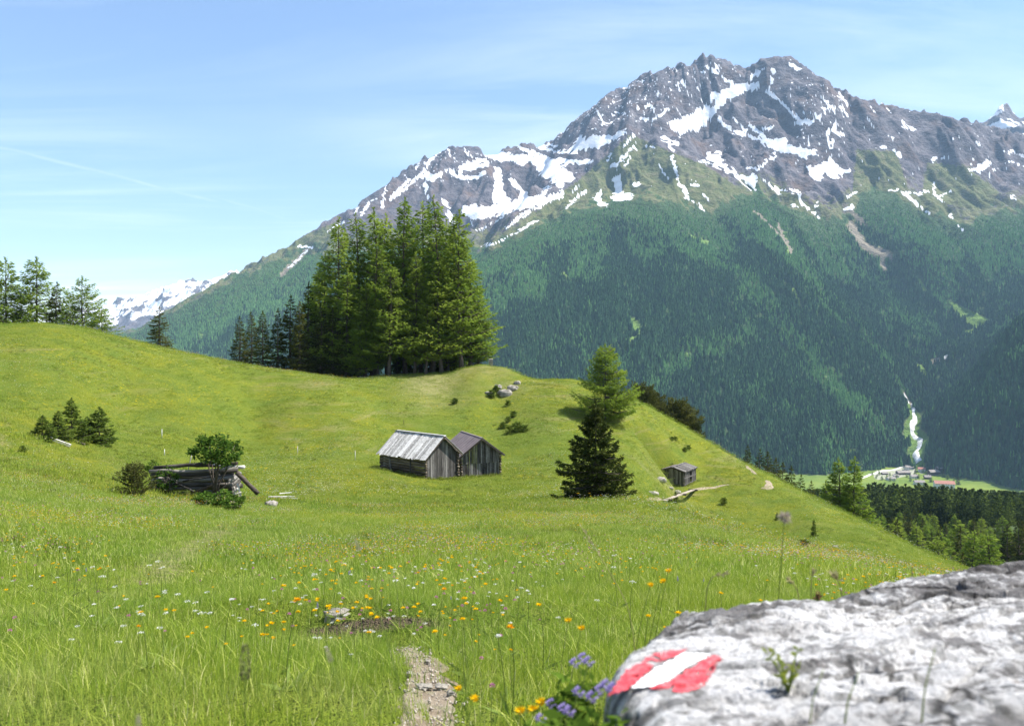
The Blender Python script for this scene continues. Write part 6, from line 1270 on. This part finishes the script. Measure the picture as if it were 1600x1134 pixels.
crack_plant(1277, 940, .022, 3, .0045, 'single brown dry leaf tuft on the upper boulder', mat_petal('brown_leaf', (.22, .12, .07)), .3, 4)
for k, (u, v, h, lb) in enumerate(((1440,1130,.09,'lone upright grass blade on the lower right of the boulder'),(1320,1130,.06,'short grass blade on the lower middle of the boulder'),(1265,1134,.07,'thin grass blade left of the short one on the boulder'))):
    p = rock_at(np.array([u]), np.array([v]))[0]; bent([p, p+[.004, 0, h*.5], p+[.022, .01, h]], .0012, 'grass_shoot', lb, mat_petal('blade', (.20, .26, .04)), plain=True)
# leafy herbs at the left foot of the boulder
for k, (u, y, h, wd, lb) in enumerate(((905,1.55,1048,.26,'leafy herb under the topmost mauve flowers'),(952,1.14,1062,.17,'leafy herb pressed against the left face of the boulder'),(885,1.35,1092,.30,'leafy herb at the bottom edge under the low mauve flowers'))):
    x = (u-800)/F*y; leafy_bush('leafy_herb', (x, y, zn(x, y)), (HZ-h)/F*y-zn(x, y), wd, lb, 40+k, n=900, ql=.034, qw=.013, low=.35, mat=mat_petal('herb_leaf', (.10, .17, .022), .4), cat='plant')
# stones of the trail and the bank
p = px(525, 972, 4.); stone('stone', p+[0, 0, -.03], (.20, .15, .11), 91, 'white stone lying on the little bank where the path steps down', fine=(26, 18))
for k, (u, v, s, lb) in enumerate(((662,1088,(.075,.05,.02),'flat white stone embedded in the middle of the trail'),(690,1083,(.06,.045,.018),'smaller flat white stone beside the other one in the trail'),(705,1100,(.035,.03,.03),'pebble at the right border of the trail'),(640,1062,(.04,.035,.03),'pebble at the left border of the trail'),(668,1040,(.03,.03,.02),'pebble at the narrow far end of the trail'))):
    p = px(u, v, 2.4); stone('stone' if k < 2 else 'pebble', p+[0, 0, .015], s, 95+k, lb, fine=(22, 14))

rs = np.random.default_rng(99); n = 700; t = rs.random(n); k = rs.integers(0, len(TRAIL_XY)-1, n); q = TRAIL_XY[k]+(TRAIL_XY[k+1]-TRAIL_XY[k])*t[:, None]+rs.normal(0, .07, (n, 2)); mb = MB(); blob_stone(mb, (0, 0, 0), (1, .8, .6), 3, 8, 6)
GP = proto('grit', mesh_np('grit', np.concatenate(mb.V), [np.concatenate(mb.F4), np.concatenate(mb.F3)], True, {'rnd': np.concatenate(mb.A)}), mat_stone('trail_grit', (.20, .17, .13), (.34, .30, .25), (.5, .47, .42), 1.5, .2))
s_ = .005+.014*rs.random(n)**3; rot = rs.uniform(0, 6.28, (n, 3)); scatter('gravel', np.stack([q[:, 0], q[:, 1], Zn(q[:, 0], q[:, 1])+.012], 1), rot, np.stack([s_, s_, s_], 1), np.zeros(n), [GP], {}, 'loose grit and pebbles on the trodden trail', 'gravel')
